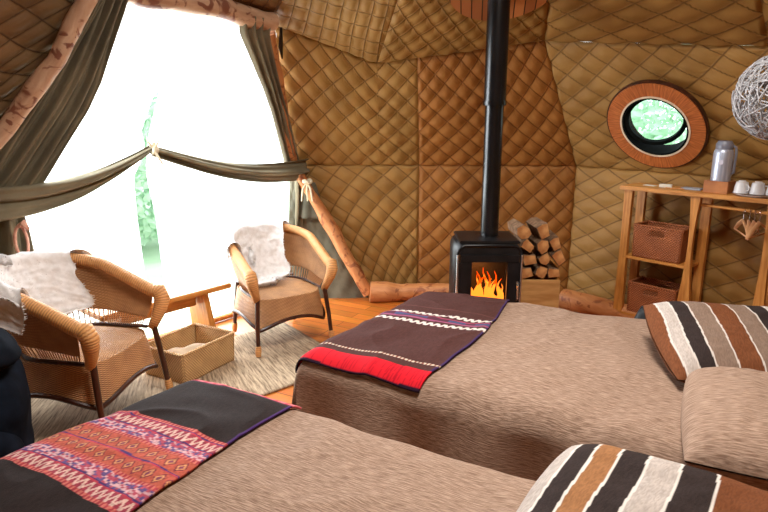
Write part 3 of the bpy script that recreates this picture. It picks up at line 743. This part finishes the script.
pillow('striped_cushion', (.73, 1.16, .58), (R_(6), 0, R_(-36)), .84, .58, .25, stripe_m, 'large striped wool cushion with a plain brown end on the near bed', fn_, seed=9)

# ---------------------------------------------------------------- rug
rug_m, nt, b = newmat('woven_rug'); L = nt.links.new
tc = nd(nt, 'ShaderNodeTexCoord'); mp = nd(nt, 'ShaderNodeMapping'); mp.inputs['Scale'].default_value = (6, 60, 1); L(tc.outputs['UV'], mp.inputs['Vector'])
n = nd(nt, 'ShaderNodeTexNoise', i_Scale=1, i_Detail=5, i_Roughness=.7); L(mp.outputs[0], n.inputs['Vector'])
r = nd(nt, 'ShaderNodeValToRGB'); r.color_ramp.elements[0].position = .35; r.color_ramp.elements[1].position = .65
r.color_ramp.elements[0].color = srgb(104, 84, 64); r.color_ramp.elements[1].color = srgb(196, 172, 142)
L(n.outputs['Fac'], r.inputs['Fac']); L(r.outputs['Color'], b.inputs['Base Color']); b.inputs['Roughness'].default_value = .95
bp = nd(nt, 'ShaderNodeBump', i_Strength=.6, i_Distance=.006); L(n.outputs['Fac'], bp.inputs['Height']); L(bp.outputs[0], b.inputs['Normal'])
rc = [V((-2.15, 2.2, 0)), V((-.05, 3.6, 0)), V((-.62, 4.38, 0)), V((-2.2, 3.3, 0))]
rc = [V((-2.1, 1.9, 0)), V((-.20, 3.62, 0)), V((-.78, 4.40, 0)), V((-2.15, 3.0, 0))]
def rugf(a, c):
    P = lerp(lerp(rc[0], rc[1], a), lerp(rc[3], rc[2], a), c); P.z = .009 + .003 * nz(a * 6, c * 6)
    return P, (c * 1.0, a * 2.4)
tag(M().grid(60, 40, rugf).build('rug', rug_m, thick=.010, ang=3.2, off=0), 'greyish beige woven rug under the two wicker chairs', 'rug')
FZ = .016

# ---------------------------------------------------------------- wicker armchairs
def hs(t):
    """horseshoe plan, t 0..1 from left front round the back to right front: unit curve"""
    if t < .27: k = t / .27; return V((-1, lerp(-.85, .05, k), 0))
    if t > .73: k = (1 - t) / .27; return V((1, lerp(-.85, .05, k), 0))
    a = PI * (t - .27) / .46; return V((-math.cos(a), .05 + .95 * math.sin(a), 0))
def railz(t): 
    k = math.sin(PI * t); return .625 + .22 * k ** 1.3
def rail_pt(t):
    p = hs(t); back = sm(.2, 1, math.sin(PI * t)); return V((p.x * (.335 + .01 * back), p.y * .335 + .05 * back - .0, railz(t)))
def base_pt(t):
    p = hs(t); return V((p.x * .275, p.y * .27, .43))
def make_chair(loc, rz, label, group, sc_=.9):
    t = empty('wicker_armchair', loc, rz, label, 'armchair', group)
    def shell(z0, z1):
        def fn(a, c):
            T = lerp(.03, .97, a); k = lerp(z0, z1, c); P = lerp(base_pt(T), rail_pt(T), k)
            bulge = .02 * math.sin(PI * k)
            P = P + V((hs(T).x, hs(T).y, 0)) * bulge
            return P, (a * 1.5, k * .4)
        return fn
    M().grid(90, 18, shell(.22, 1)).build('woven_back', cane_open, t, thick=.008, ang=3.2)
    # open spindles below the weave
    sp_ = M()
    for i in range(64):
        T = lerp(.035, .965, i / 63); a_ = lerp(base_pt(T), rail_pt(T), .0); c_ = lerp(base_pt(T), rail_pt(T), .24)
        sp_.tube([a_, c_ + V((hs(T).x, hs(T).y, 0)) * .013], .0042, 5, caps=False)
    sp_.build('open_spindles', cane, t)
    # rolled rim, thick and wrapped, dropping at the fronts down to the seat
    def drop(sg):
        x = sg * .335
        pts = [V((sg * .285, -.262, .415)), V((sg * .30, -.285, .47)), V((sg * .322, -.305, .53)), V((sg * .334, -.315, .585)), V((sg * .338, -.295, .632))]
        return pts
    pts = drop(-1) + [rail_pt(T) for T in np.linspace(.02, .98, 60)] + drop(1)[::-1]
    rad = [.026, .032, .040, .046, .046] + [.040 - .006 * math.sin(PI * T) for T in np.linspace(.02, .98, 60)] + [.046, .046, .040, .032, .026]
    M().tube(pts, rad, 14).build('rolled_rim', cane_rib, t, ang=1.5)
    # seat
    def seat(a, c):
        an = a * 2 * PI; q = c
        x = math.cos(an); y = math.sin(an); s_ = (abs(x) ** 3.2 + abs(y) ** 3.2) ** (-1 / 3.2)
        X = x * s_ * .285 * q; Y_ = y * s_ * .285 * q - .005
        z = .435 - .028 * q ** 6 - .012 * (1 - q * q)
        return V((X, Y_, z)), (X, Y_)
    M().grid(64, 14, seat).build('seat', cane, t, ang=3.2)
    def top(an, grow):
        x = math.cos(an); y = math.sin(an); s_ = (abs(x) ** 3.5 + abs(y) ** 3.5) ** (-1 / 3.5); return V((x * s_ * (.285 + grow), y * s_ * (.285 + grow) - .005, 0)), x * s_, y * s_
    def arch(an):
        P, x, y = top(an, 0); m_ = min(abs(x), abs(y)); k = 1 - (m_) ** 2.2
        return lerp(.14, .26, k)
    def skirt(a, c):
        an = a * 2 * PI; z = lerp(arch(an), .415, c); P, x, y = top(an, .035 * (1 - c)); P.z = z
        return P, (a * 2.1, z)
    M().grid(96, 14, skirt).build('skirt', cane, t, thick=.008, ang=3.2)
    pts = []
    for k in range(97):
        an = 2 * PI * k / 96; P, x, y = top(an, .040); P.z = arch(an) - .005; pts.append(P)
    M().tube(pts, .014, 8, caps=False).build('arch_frame', dark_wood, t)
    M().tube([V((base_pt(T).x * 1.02, base_pt(T).y * 1.02, .425)) for T in np.linspace(.0, 1, 50)], .012, 8).build('seat_rail', dark_wood, t)
    for sx in (-1, 1):
        for sy in (-1, 1):
            y0 = -.275 if sy < 0 else .245; x0 = .282 if sy < 0 else .24
            top_ = V((sx * x0, y0, .44)); foot = V((sx * (x0 + .035), y0 + sy * .05, 0)); ml = lerp(top_, foot, .5) + V((sx * .004, 0, 0))
            lg = M().tube([top_, ml, lerp(top_, foot, .88)], [.018, .0165, .016], 10).build('leg', dark_wood, t)
            M().tube([lerp(top_, foot, .82), lerp(top_, foot, .9), foot], [.019, .024, .019], 10).build('foot_wrap', cane_rib, lg)
    t.scale = (sc_, sc_, sc_)
    return t
ca = make_chair((-.76, 4.10, FZ), R_(34), 'wicker armchair with white sheepskin, facing the beds beside right curtain', None, .88)
cb_ = make_chair((-1.60, 2.97, FZ), R_(80), 'wicker armchair at left front with a sheepskin over its back, beside the dark backpack', None, .95)

def sheepskin(chair, label, tb0, tb1, drop_in, seed, outd=.18, lean=0):
    """fleece hung over the rail of a chair: from outside, over the rim and down the inside to the seat"""
    Mx = chair.matrix_basis.copy()
    def surf(a, c):
        T = lerp(tb0, tb1, a + .05 * (1.6 * nz(c * 3, seed) + .8 * nz(c * 9, seed)) * (1 if a > .5 else -1)); edge = .0
        s = lerp(-outd, drop_in, c)
        R = rail_pt(T); Bp = base_pt(T); o = V((hs(T).x, hs(T).y, 0)).normalized()
        Ls = (R - Bp).length
        if s < -.05: P = R + o * .065 + V((0, 0, s + .06))
        elif s < .05: an = (s + .05) / .1 * PI; P = R + o * (.068 * math.cos(an)) + V((0, 0, .068 * math.sin(an)))
        else:
            d = (s - .05) / Ls
            if d < .86: P = lerp(R, Bp, d) - o * (.066 + .01 * math.sin(d * 3))
            else:
                e = (d - .86) * Ls; P = lerp(R, Bp, .86) - o * (.066 + e * .93) ; P.z = max(P.z - e * .5, .475)
        P.x *= 1; return P
    mm = M(); rn = random.Random(seed)
    nu, nv = 56, 72
    def fn(a, c):
        # irregular outline
        aa = .5 + (a - .5) * (1 - .10 * math.cos(c * 9 + seed) - .35 * max(0, c - .86) / .14 ); cc = .5 + (c - .5) * (1 - .06 * nz(a * 4, seed))
        P = surf(aa, cc); e = 1e-2
        Nn = (surf(aa + e, cc) - surf(aa - e, cc)).cross(surf(aa, cc + e) - surf(aa, cc - e))
        Nn = Nn.normalized() if Nn.length > 1e-9 else V((0, 0, 1))
        ed = min(1, min(a, 1 - a) / .07, min(c, 1 - c) / .06)
        q = fn.sg * (.004 + ed ** .5 * (.014 + .011 * nz(a * 9, c * 11, seed) + .008 * nz(a * 22, c * 26, seed)))
        return P + Nn * q, (a, c)
    s1 = surf(.52, .3) - surf(.48, .3); s2 = surf(.5, .34) - surf(.5, .28)
    fn.sg = 1; g1 = M().grid(nu, nv, fn); P0 = V(g1.v[(nv // 2 + 14) * (nu + 1) + nu // 2])
    # tufts
    base_n = len(g1.v); tv = []; tf = []
    inward = 1
    for k in range(5200):
        i = rn.randrange(nu); j = rn.randrange(nv); w = nu + 1
        a_, b_, c_ = V(g1.v[j * w + i]), V(g1.v[j * w + i + 1]), V(g1.v[(j + 1) * w + i])
        N_ = (b_ - a_).cross(c_ - a_)
        if N_.length < 1e-9: continue
        N_.normalize(); p = a_ + (b_ - a_) * rn.random() + (c_ - a_) * rn.random()
        ref = surf((i + .5) / nu, (j + .5) / nv)
        d = (N_ * 1.0 + V((rn.uniform(-.7, .7), rn.uniform(-.7, .7), rn.uniform(-.9, .3)))).normalized() * rn.uniform(.012, .026)
        x = N_.orthogonal().normalized() * .0035; y = N_.cross(x)
        o0 = len(tv); tv += [p + x, p - x * .5 + y, p - x * .5 - y, p + d]; tf += [(o0, o0 + 1, o0 + 3), (o0 + 1, o0 + 2, o0 + 3), (o0 + 2, o0, o0 + 3)]
    g1.add(tv, tf)
    ob = g1.build('sheepskin', white_wool, thick=0, merge=False, ang=3.2)
    ob.location = chair.location; ob.rotation_euler = chair.rotation_euler; ob.scale = chair.scale
    return tag(ob, label, 'sheepskin')
sheepskin(ca, 'white sheepskin draped down inside of the far wicker armchair to its seat', .22, .62, .66, 4, .12)
sheepskin(cb_, 'white sheepskin hung over the back of the wicker armchair at left front', .23, .68, .36, 8, .20)

# ---------------------------------------------------------------- pine bench between the chairs
ba = V((-1.0, 3.97, 0)); bd = V((-.63, -.76, 0)).normalized(); bp_ = V((-.77, .63, 0))
t = empty('pine_bench', tuple(ba + bd * .50 + bp_ * .17), math.atan2(-bd.y, -bd.x), 'low honey pine bench between the two wicker armchairs', 'bench')
M().box((0, 0, .425), (.90, .32, .035), bev=.006).build('tabletop', pine, t)
for s in (-1, 1):
    M().prism([(-.13, .0), (.13, 0), (.095, .41), (-.095, .41)], lambda x, z, k, s=s: (s * .28 + (.40 - z) * .12 * s + (k - .5) * .04, x, z)).build('leg_panel', pine_y, t, smooth=False)
M().box((0, 0, .345), (.52, .03, .09)).build('stretcher', pine, t)
for s in (-1, 1): M().prism([(-.05, .405), (.05, .405), (0, .34)], lambda x, z, k, s=s: (s * .24 - s * .0 + x * s, -.02 + k * .04, z)).build('wedge', pine, t, smooth=False)
for o in (t,): o.location.z = FZ

# ---------------------------------------------------------------- wicker basket on the floor
bk_m = weave_mat('pale_basket_weave', srgb(140, 96, 54), srgb(232, 192, 136), 60, 50)
P0 = V((-1.18, 3.29)); da = V((.475, .88)).normalized(); db = V((-.88, .475)).normalized()
cen = P0 + da * .21 + db * .17
def make_basket(name, loc, rz, sx, sy, h, m, label, cat, group=None, handle=False):
    t = empty(name, loc, rz, label, cat, group)
    for nm, fx in (('side_panel', lambda s: ((s, 0))),): pass
    def wall(axis, s):
        mm = M(); n_ = 30; hole = handle and axis == 1
        def fn(a, c):
            fl_ = 1 + .04 * c; z = lerp(0, h, c)
            if axis == 0: P = V((s * sx / 2 * fl_, lerp(-sy / 2, sy / 2, a) * fl_, z)); L_ = sy
            else: P = V((lerp(-sx / 2, sx / 2, a) * fl_, s * sy / 2 * fl_, z)); L_ = sx
            return P, (a * L_, z)
        mm.grid(20, 14, fn)
        if hole:
            mm.f = [f for f in mm.f if not (.36 < (sum(mm.uv[i][0] for i in f) / 4) / sx < .64 and .68 < (sum(mm.uv[i][1] for i in f) / 4) / h < .88)]
        mm.build('side_panel', m, t, thick=.010, ang=3.2)
    for s in (-1, 1): wall(0, s); wall(1, s)
    M().box((0, 0, .008), (sx, sy, .012)).build('base', m, t)
    c4 = [(-sx / 2 * 1.04, -sy / 2 * 1.04, h), (sx / 2 * 1.04, -sy / 2 * 1.04, h), (sx / 2 * 1.04, sy / 2 * 1.04, h), (-sx / 2 * 1.04, sy / 2 * 1.04, h)]
    rm = M()
    for i in range(4): rm.tube([c4[i], c4[(i + 1) % 4]], .010, 8)
    rm.build('rim', m, t)
    return t
make_basket('wicker_basket', (cen.x, cen.y, FZ), math.atan2(da.y, da.x), .42, .33, .185, bk_m, 'open rectangular pale wicker basket on the rug in front of the bench', 'basket')
linen = mat('cream_linen', srgb(206, 190, 168), srgb(226, 212, 192), rough=.9)
def lin(a, c):
    x = lerp(-.17, .17, a); y = lerp(-.125, .125, c)
    z = .055 + .10 * math.exp(-((x * .6 + y * .9) / .07) ** 2) + .02 * nz(x * 12, y * 12)
    q = cen + da * x + db * y; return V((q.x, q.y, z + FZ - .02)), (a, c)
tag(M().grid(40, 30, lin).build('folded_linen', linen, thick=.008, ang=3.2), 'folded cream linen cloth lying inside the floor basket', 'cloth')

# ---------------------------------------------------------------- shelf unit
sd_ = V((.66, -.75, 0)).normalized(); sn = V((.75, .66, 0)).normalized()
S0 = V((1.76, 4.38, 0)); SD = .24
rzs = math.atan2(sd_.y, sd_.x)
su = empty('shelf_unit', tuple(S0), rzs, 'honey pine open shelf and hanging unit under the round window', 'shelf unit')
# local: x along unit, y toward the wall
def post(x, y, wavy=0, nm='upright'):
    mm = M()
    def fn(a, c):
        z = lerp(0, 1.04, c); w = .030 + wavy * (.018 * math.sin(z * 5.2 + 1.0) ) 
        k = [(-w, -.018), (w, -.018), (w, .018), (-w, .018), (-w, -.018)][int(round(a * 4))]
        return V((x + k[0] + wavy * .0, y + k[1] + .018, z)), (k[0] * 5, z)
    mm.grid(4, 24, fn); n_ = len(mm.v); mm.f += [(0, 1, 2, 3), (n_ - 5, n_ - 4, n_ - 3, n_ - 2)]
    return mm.build(nm, pine_y, su, smooth=False)
X2, X3 = .50, .96
for x, wv in ((.03, .2), (X2, .9), (X3, .5)):
    post(x, 0, wv); post(x, SD - .036, 0)
M().box((.53, SD / 2, 1.055), (1.12, SD + .05, .03), bev=.006).build('top_board', pine, su)
M().box(((X2 + .03) / 2, SD / 2, .545), (X2 - .03, SD, .022)).build('shelf_board', pine, su)
M().box(((X2 + .03) / 2, SD / 2, .11), (X2 - .03, SD, .022)).build('shelf_board', pine, su)
M().tube([(X2, .05, .985), (X3, .05, .975)], .011, 10).build('hanging_rail', pine, su)
def sl(x, y, z): return S0 + sd_ * x + sn * y + V((0, 0, z))
red_wick = weave_mat('red_brown_weave', srgb(96, 44, 20), srgb(190, 112, 62), 50, 55)
for z, lb in ((.556, 'reddish wicker storage basket with a handle slot, on middle shelf of the unit'), (.121, 'reddish wicker storage basket with handle slot, on the bottom shelf')):
    make_basket('storage_basket', tuple(sl(.265, .115, z)), rzs, .33, .19, .235, red_wick, lb, 'basket', None, handle=True)
# thermos in a wooden box
TZ = 1.07
p = sl(.60, .11, TZ)
t = empty('wooden_box', tuple(p), rzs, 'small square wooden box holding the steel flask on the shelf unit', 'box')
bxm = mat('reddish_box_wood', srgb(150, 88, 44), srgb(184, 118, 66), scale=8, rough=.5)
for c, d in (((0, -.065, .04), (.15, .012, .08)), ((0, .065, .04), (.15, .012, .08)), ((-.069, 0, .04), (.012, .118, .08)), ((.069, 0, .04), (.012, .118, .08)), ((0, 0, .006), (.13, .118, .012))):
    M().box(c, d, bev=.002).build('box_side' if d[2] > .05 else 'box_base', bxm, t)
t = empty('vacuum_flask', tuple(p + V((0, 0, .014))), rzs, 'tall brushed steel vacuum flask standing in the wooden box', 'flask')
brushed = mat('brushed_steel', srgb(176, 184, 206), srgb(206, 212, 228), scale=4, stretch=(30, 30, 1), rough=.38, metal=.6)
M().lathe([(0, 0), (.057, 0), (.060, .01), (.060, .25), (.054, .268), (.05, .272)], 32).build('flask_body', brushed, t)
lidm = mat('grey_lid', srgb(110, 112, 126), srgb(130, 132, 146), rough=.35)
M().lathe([(.047, .262), (.052, .272), (.052, .305), (.040, .325), (0, .328)], 32).build('flask_lid', lidm, t)
M().tube([(.045, .01, .295), (.066, .012, .285), (.072, .012, .25), (.070, .012, .12), (.05, .01, .105)], .009, 8, squash=.8).build('flask_handle', lidm, t)
M().box((.012, -.061, .19), (.03, .003, .03), bev=0).build('small_label', mat('pale_label', srgb(200, 196, 210), rough=.5), t)
# tray and cups
p = sl(.83, .11, TZ)
ceram = mat('white_ceramic', srgb(206, 204, 206), srgb(222, 220, 222), rough=.25)
t = M().lathe([(0, .004), (.11, .004), (.135, .012), (.14, .016), (.135, .010), (.11, .0), (0, 0)], 40).build('round_plate', ceram); t.location = p; tag(t, 'flat round white plate under the upturned cups on the shelf unit', 'plate')
cupl = ['upturned white cup nearest the steel flask', 'upturned white cup in the middle of the row on the plate', 'upturned white cup at the right end of the row, half out of frame']
for i, (x, y) in enumerate(((.745, .08), (.835, .09), (.925, .10))):
    q = sl(x, y, TZ + .014 if i < 2 else TZ + .014)
    c_ = empty('cup', tuple(q), rzs - .5 + i, cupl[i], 'cup', 'cups on the shelf unit')
    M().lathe([(.044, 0), (.042, .035), (.034, .070), (.020, .076), (.020, .080), (0, .078)], 28).build('bowl', ceram, c_)
    M().tube([(.036, 0, .02), (.055, 0, .022), (.060, 0, .038), (.050, 0, .052), (.032, 0, .052)], .0045, 6).build('handle', ceram, c_)
# papers and small box, left half of the top board
wp = mat('white_card', srgb(222, 218, 206), rough=.6)
for nm, x, y, rr, d, lb, cat, mm_ in (
    ('matchbox', .25, .10, .3, (.085, .045, .022), 'small white packet on top of the shelf unit, left of the booklet', 'box', wp),
    ('card', .13, .12, -.2, (.09, .05, .004), 'thin white card near left end of the shelf unit top', 'card', wp),
    ('booklet', .42, .13, .1, (.13, .09, .010), 'thin grey booklet beside the flask box on the shelf top', 'booklet', mat('grey_cover', srgb(150, 156, 170), srgb(170, 176, 188), rough=.5)),
    ('pencil', .33, .06, .15, (.12, .008, .008), 'short wooden pencil lying at front edge of the shelf top', 'pencil', cutw)):
    o = M().box((0, 0, d[2] / 2), d, bev=.002).build(nm, mm_); o.location = sl(x, y, TZ + .001); o.rotation_euler = (0, 0, rzs + rr); tag(o, lb, cat)
# hangers
hl = ['leftmost wooden hanger on the rail, nearest the steel flask side', 'second wooden hanger from the left on the rail', 'third wooden hanger from the left on the rail', 'rightmost wooden hanger on the rail']
hm = mat('hanger_wood', srgb(190, 134, 88), srgb(222, 172, 126), scale=6, rough=.45)
for i, (x, ry) in enumerate(((.79, .55), (.825, .3), (.855, .12), (.885, -.05))):
    q = sl(x, .05, .965); t = empty('coat_hanger', tuple(q), rzs + PI / 2 + ry, hl[i], 'hanger', 'wooden hangers on the rail')
    z0 = -.055
    M().tube([(-.17, 0, z0 - .085), (-.09, 0, z0 - .035), (0, 0, z0), (.09, 0, z0 - .035), (.17, 0, z0 - .085)], [.010, .014, .015, .014, .010], 8, squash=.5).build('hanger_arms', hm, t)
    M().tube([(-.155, 0, z0 - .083), (.155, 0, z0 - .083)], .005, 6).build('trouser_bar', hm, t)
    M().tube([(0, 0, z0)] + [(.018 * math.sin(a) , 0, .004 + .018 * -math.cos(a) + 0.0) for a in np.linspace(0, 4.6, 12)], .0025, 6).build('hook', steel, t)

# ---------------------------------------------------------------- woven ball pendant
pc = V((2.0, 3.12, 1.67)); RB = .22
t = empty('pendant_lamp', tuple(pc), 0, 'round pendant lamp of tangled grey white twigs at the right edge', 'lamp')
twm = mat('grey_white_twig', srgb(150, 148, 150), srgb(190, 188, 192), scale=20, rough=.7)
rn = random.Random(5); mm = M()
for k in range(520):
    a = V((rn.gauss(0, 1), rn.gauss(0, 1), rn.gauss(0, 1))).normalized(); b2 = a.cross(V((rn.gauss(0, 1), rn.gauss(0, 1), rn.gauss(0, 1)))).normalized()
    an = rn.uniform(.5, 1.3); rr = RB * rn.uniform(.90, 1.0)
    mm.tube([(a * math.cos(s_) + b2 * math.sin(s_)) * rr * (1 - .03 * abs(s_)) for s_ in np.linspace(-an / 2, an / 2, 6)], .0032, 5)
mm.build('twig_shade', twm, t)
M().tube([(0, 0, .12), (0, 0, 1.05)], .004, 6).build('cord', black_iron, t)
bulb_m, nt, b = newmat('warm_bulb'); b.inputs['Emission Color'].default_value = (1, .62, .3, 1); b.inputs['Emission Strength'].default_value = 0.0; b.inputs['Base Color'].default_value = (.8, .78, .72, 1)
M().lathe([(0, -.04), (.02, -.035), (.03, -.01), (.026, .02), (.014, .05), (.014, .12), (0, .12)], 20).build('bulb', bulb_m, t)

# ---------------------------------------------------------------- dark backpack by the left chair
bg = empty('backpack', (-1.71, 2.27, 0), .5, 'dark navy backpack slumped on the floor at the left edge, before the armchair', 'bag')
navy = mat('navy_nylon', srgb(12, 15, 22), srgb(26, 33, 46), scale=8, spec=.1, rough=.9, bump=.4, bscale=12)
def bag(sx, sy, sz, cx_, cy_, cz_, seed):
    def fn(a, c):
        th = a * 2 * PI; ph = (c - .5) * PI; x = math.cos(ph) * math.cos(th); y = math.cos(ph) * math.sin(th); z = math.sin(ph)
        sq = lambda v, e: math.copysign(abs(v) ** e, v)
        P = V((sq(x, .6) * sx * (1 - .25 * z), sq(y, .6) * sy * (1 - .2 * z), sq(z, .75) * sz)); P *= 1 + .16 * nz(P.x * 6, P.y * 6, P.z * 4 + seed) + .07 * nz(P.x * 16, P.y * 16, P.z * 9 + seed)
        P += V((cx_, cy_, cz_)); P.z = max(P.z, .018); return P, (a, c)
    return M().grid(40, 28, fn)
bag(.21, .16, .34, 0, 0, .34, 1).build('main_body', navy, bg, ang=3.2)
bag(.15, .08, .14, .02, -.16, .22, 2).build('front_pocket', navy, bg, ang=3.2)
bag(.19, .15, .08, 0, -.01, .66, 3).build('top_flap', mat('black_nylon', srgb(16, 18, 22), srgb(26, 30, 38), rough=.95, spec=.05), bg, ang=3.2)
for s in (-1, 1): M().tube([(s * .08 + .0, .15, .62), (s * .10, .23, .5), (s * .11, .22, .28), (s * .10, .15, .12)], [.02] * 4, 8, squash=.35).build('shoulder_strap', navy, bg)
# small black bag behind the far bed
bb = empty('black_pouch', (1.53, 3.30, 0), -.6, 'small black bag propped between far bed head and shelf unit', 'bag')
blk = mat('black_fabric', srgb(14, 16, 20), srgb(26, 32, 38), rough=.6)
bag(.11, .08, .235, 0, 0, .245, 6).build('body', blk, bb, ang=3.2)
M().tube([(-.05, 0, .45), (-.035, 0, .49), (.035, 0, .49), (.05, 0, .45)], .011, 8).build('carry_handle', blk, bb)

# ---------------------------------------------------------------- outside
gm_ = mat('meadow', srgb(170, 195, 160), srgb(190, 210, 180), scale=2, rough=.9)
g = M().add([(-40, -40, -.14), (40, -40, -.14), (40, 60, -.14), (-40, 60, -.14)], [(0, 1, 2, 3)])
o = g.build('ground', gm_, smooth=False); struct(o, 'pale green meadow outside')
leaf_m, nt, b = newmat('leaves'); b.inputs['Base Color'].default_value = srgb(206, 226, 208); b.inputs['Roughness'].default_value = .7
tr = nd(nt, 'ShaderNodeBsdfTranslucent'); tr.inputs['Color'].default_value = srgb(190, 222, 192); mxs = nd(nt, 'ShaderNodeMixShader'); mxs.inputs[0].default_value = .35
nt.links.new(b.outputs[0], mxs.inputs[1]); nt.links.new(tr.outputs[0], mxs.inputs[2]); nt.links.new(mxs.outputs[0], nt.nodes['Material Output'].inputs['Surface'])
def bush(x, y, r, h, seed, lab):
    t = empty('bush', (x, y, -.14), 0, lab, 'bush'); rn = random.Random(seed)
    M().tube([(0, 0, 0), (.05, 0, h * .4), (0, .05, h * .7)], [.09, .06, .03], 8).build('trunk', bark, t)
    mm = M()
    for k in range(8500):
        d = V((rn.gauss(0, 1), rn.gauss(0, 1), rn.gauss(0, 1))).normalized() * rn.uniform(.6, 1) ** .5
        p = V((d.x * r, d.y * r, h * .52 + d.z * h * .48)); q = V((rn.gauss(0, 1), rn.gauss(0, 1), rn.gauss(0, 1))).normalized(); w = q.orthogonal().normalized(); s = rn.uniform(.045, .085)
        mm.add([p - q * s, p + w * s * .5, p + q * s, p - w * s * .5], [(0, 1, 2, 3)])
    tag(mm.build('foliage', leaf_m, t, smooth=False, merge=False), None)
bush(-3.35, 7.6, 1.3, 2.1, 2, 'pale green bush outside seen through the slit between sheer panels')
bush(4.3, 7.6, 1.4, 2.9, 5, 'pale green bush outside, seen in the round window')

# ---------------------------------------------------------------- camera and light
cam = bpy.data.cameras.new('camera'); co = bpy.data.objects.new('camera', cam); COL.objects.link(co)
cam.sensor_width = 36; cam.lens = 600 / 768 * 36; cam.clip_start = .02
co.location = (0, 0, 1.6); co.rotation_euler = (R_(90 - 13.6), 0, 0); sc.camera = co
w = bpy.data.worlds.new('world'); sc.world = w; w.use_nodes = True
bgd = w.node_tree.nodes['Background']; bgd.inputs['Color'].default_value = (.86, .96, 1, 1); bgd.inputs['Strength'].default_value = 3.5
def area(name, loc, target, sx, sy, e, c):
    l = bpy.data.lights.new(name, 'AREA'); l.shape = 'RECTANGLE'; l.size = sx; l.size_y = sy; l.energy = e; l.color = c
    o = bpy.data.objects.new(name, l); COL.objects.link(o); o.location = loc
    o.rotation_euler = (V(target) - V(loc)).to_track_quat('-Z', 'Y').to_euler(); return o
area('window_daylight', tuple(wpt(.1, 1.5, -.9)), tuple(wpt(.1, .8, 1.5)), 3.0, 2.2, 420, (.93, .97, 1))
area('roof_fill_light', (CX, CY, 3.5), (CX, CY, 0), 1.0, 1.0, 170, (1, .95, .88))  # added fill lamp above the made-up roof opening, brightens the beds
sc.view_settings.view_transform = 'Standard'; sc.view_settings.look = 'None'; sc.view_settings.gamma = 1; sc.view_settings.use_curve_mapping = False
sc.view_settings.exposure = -0.1
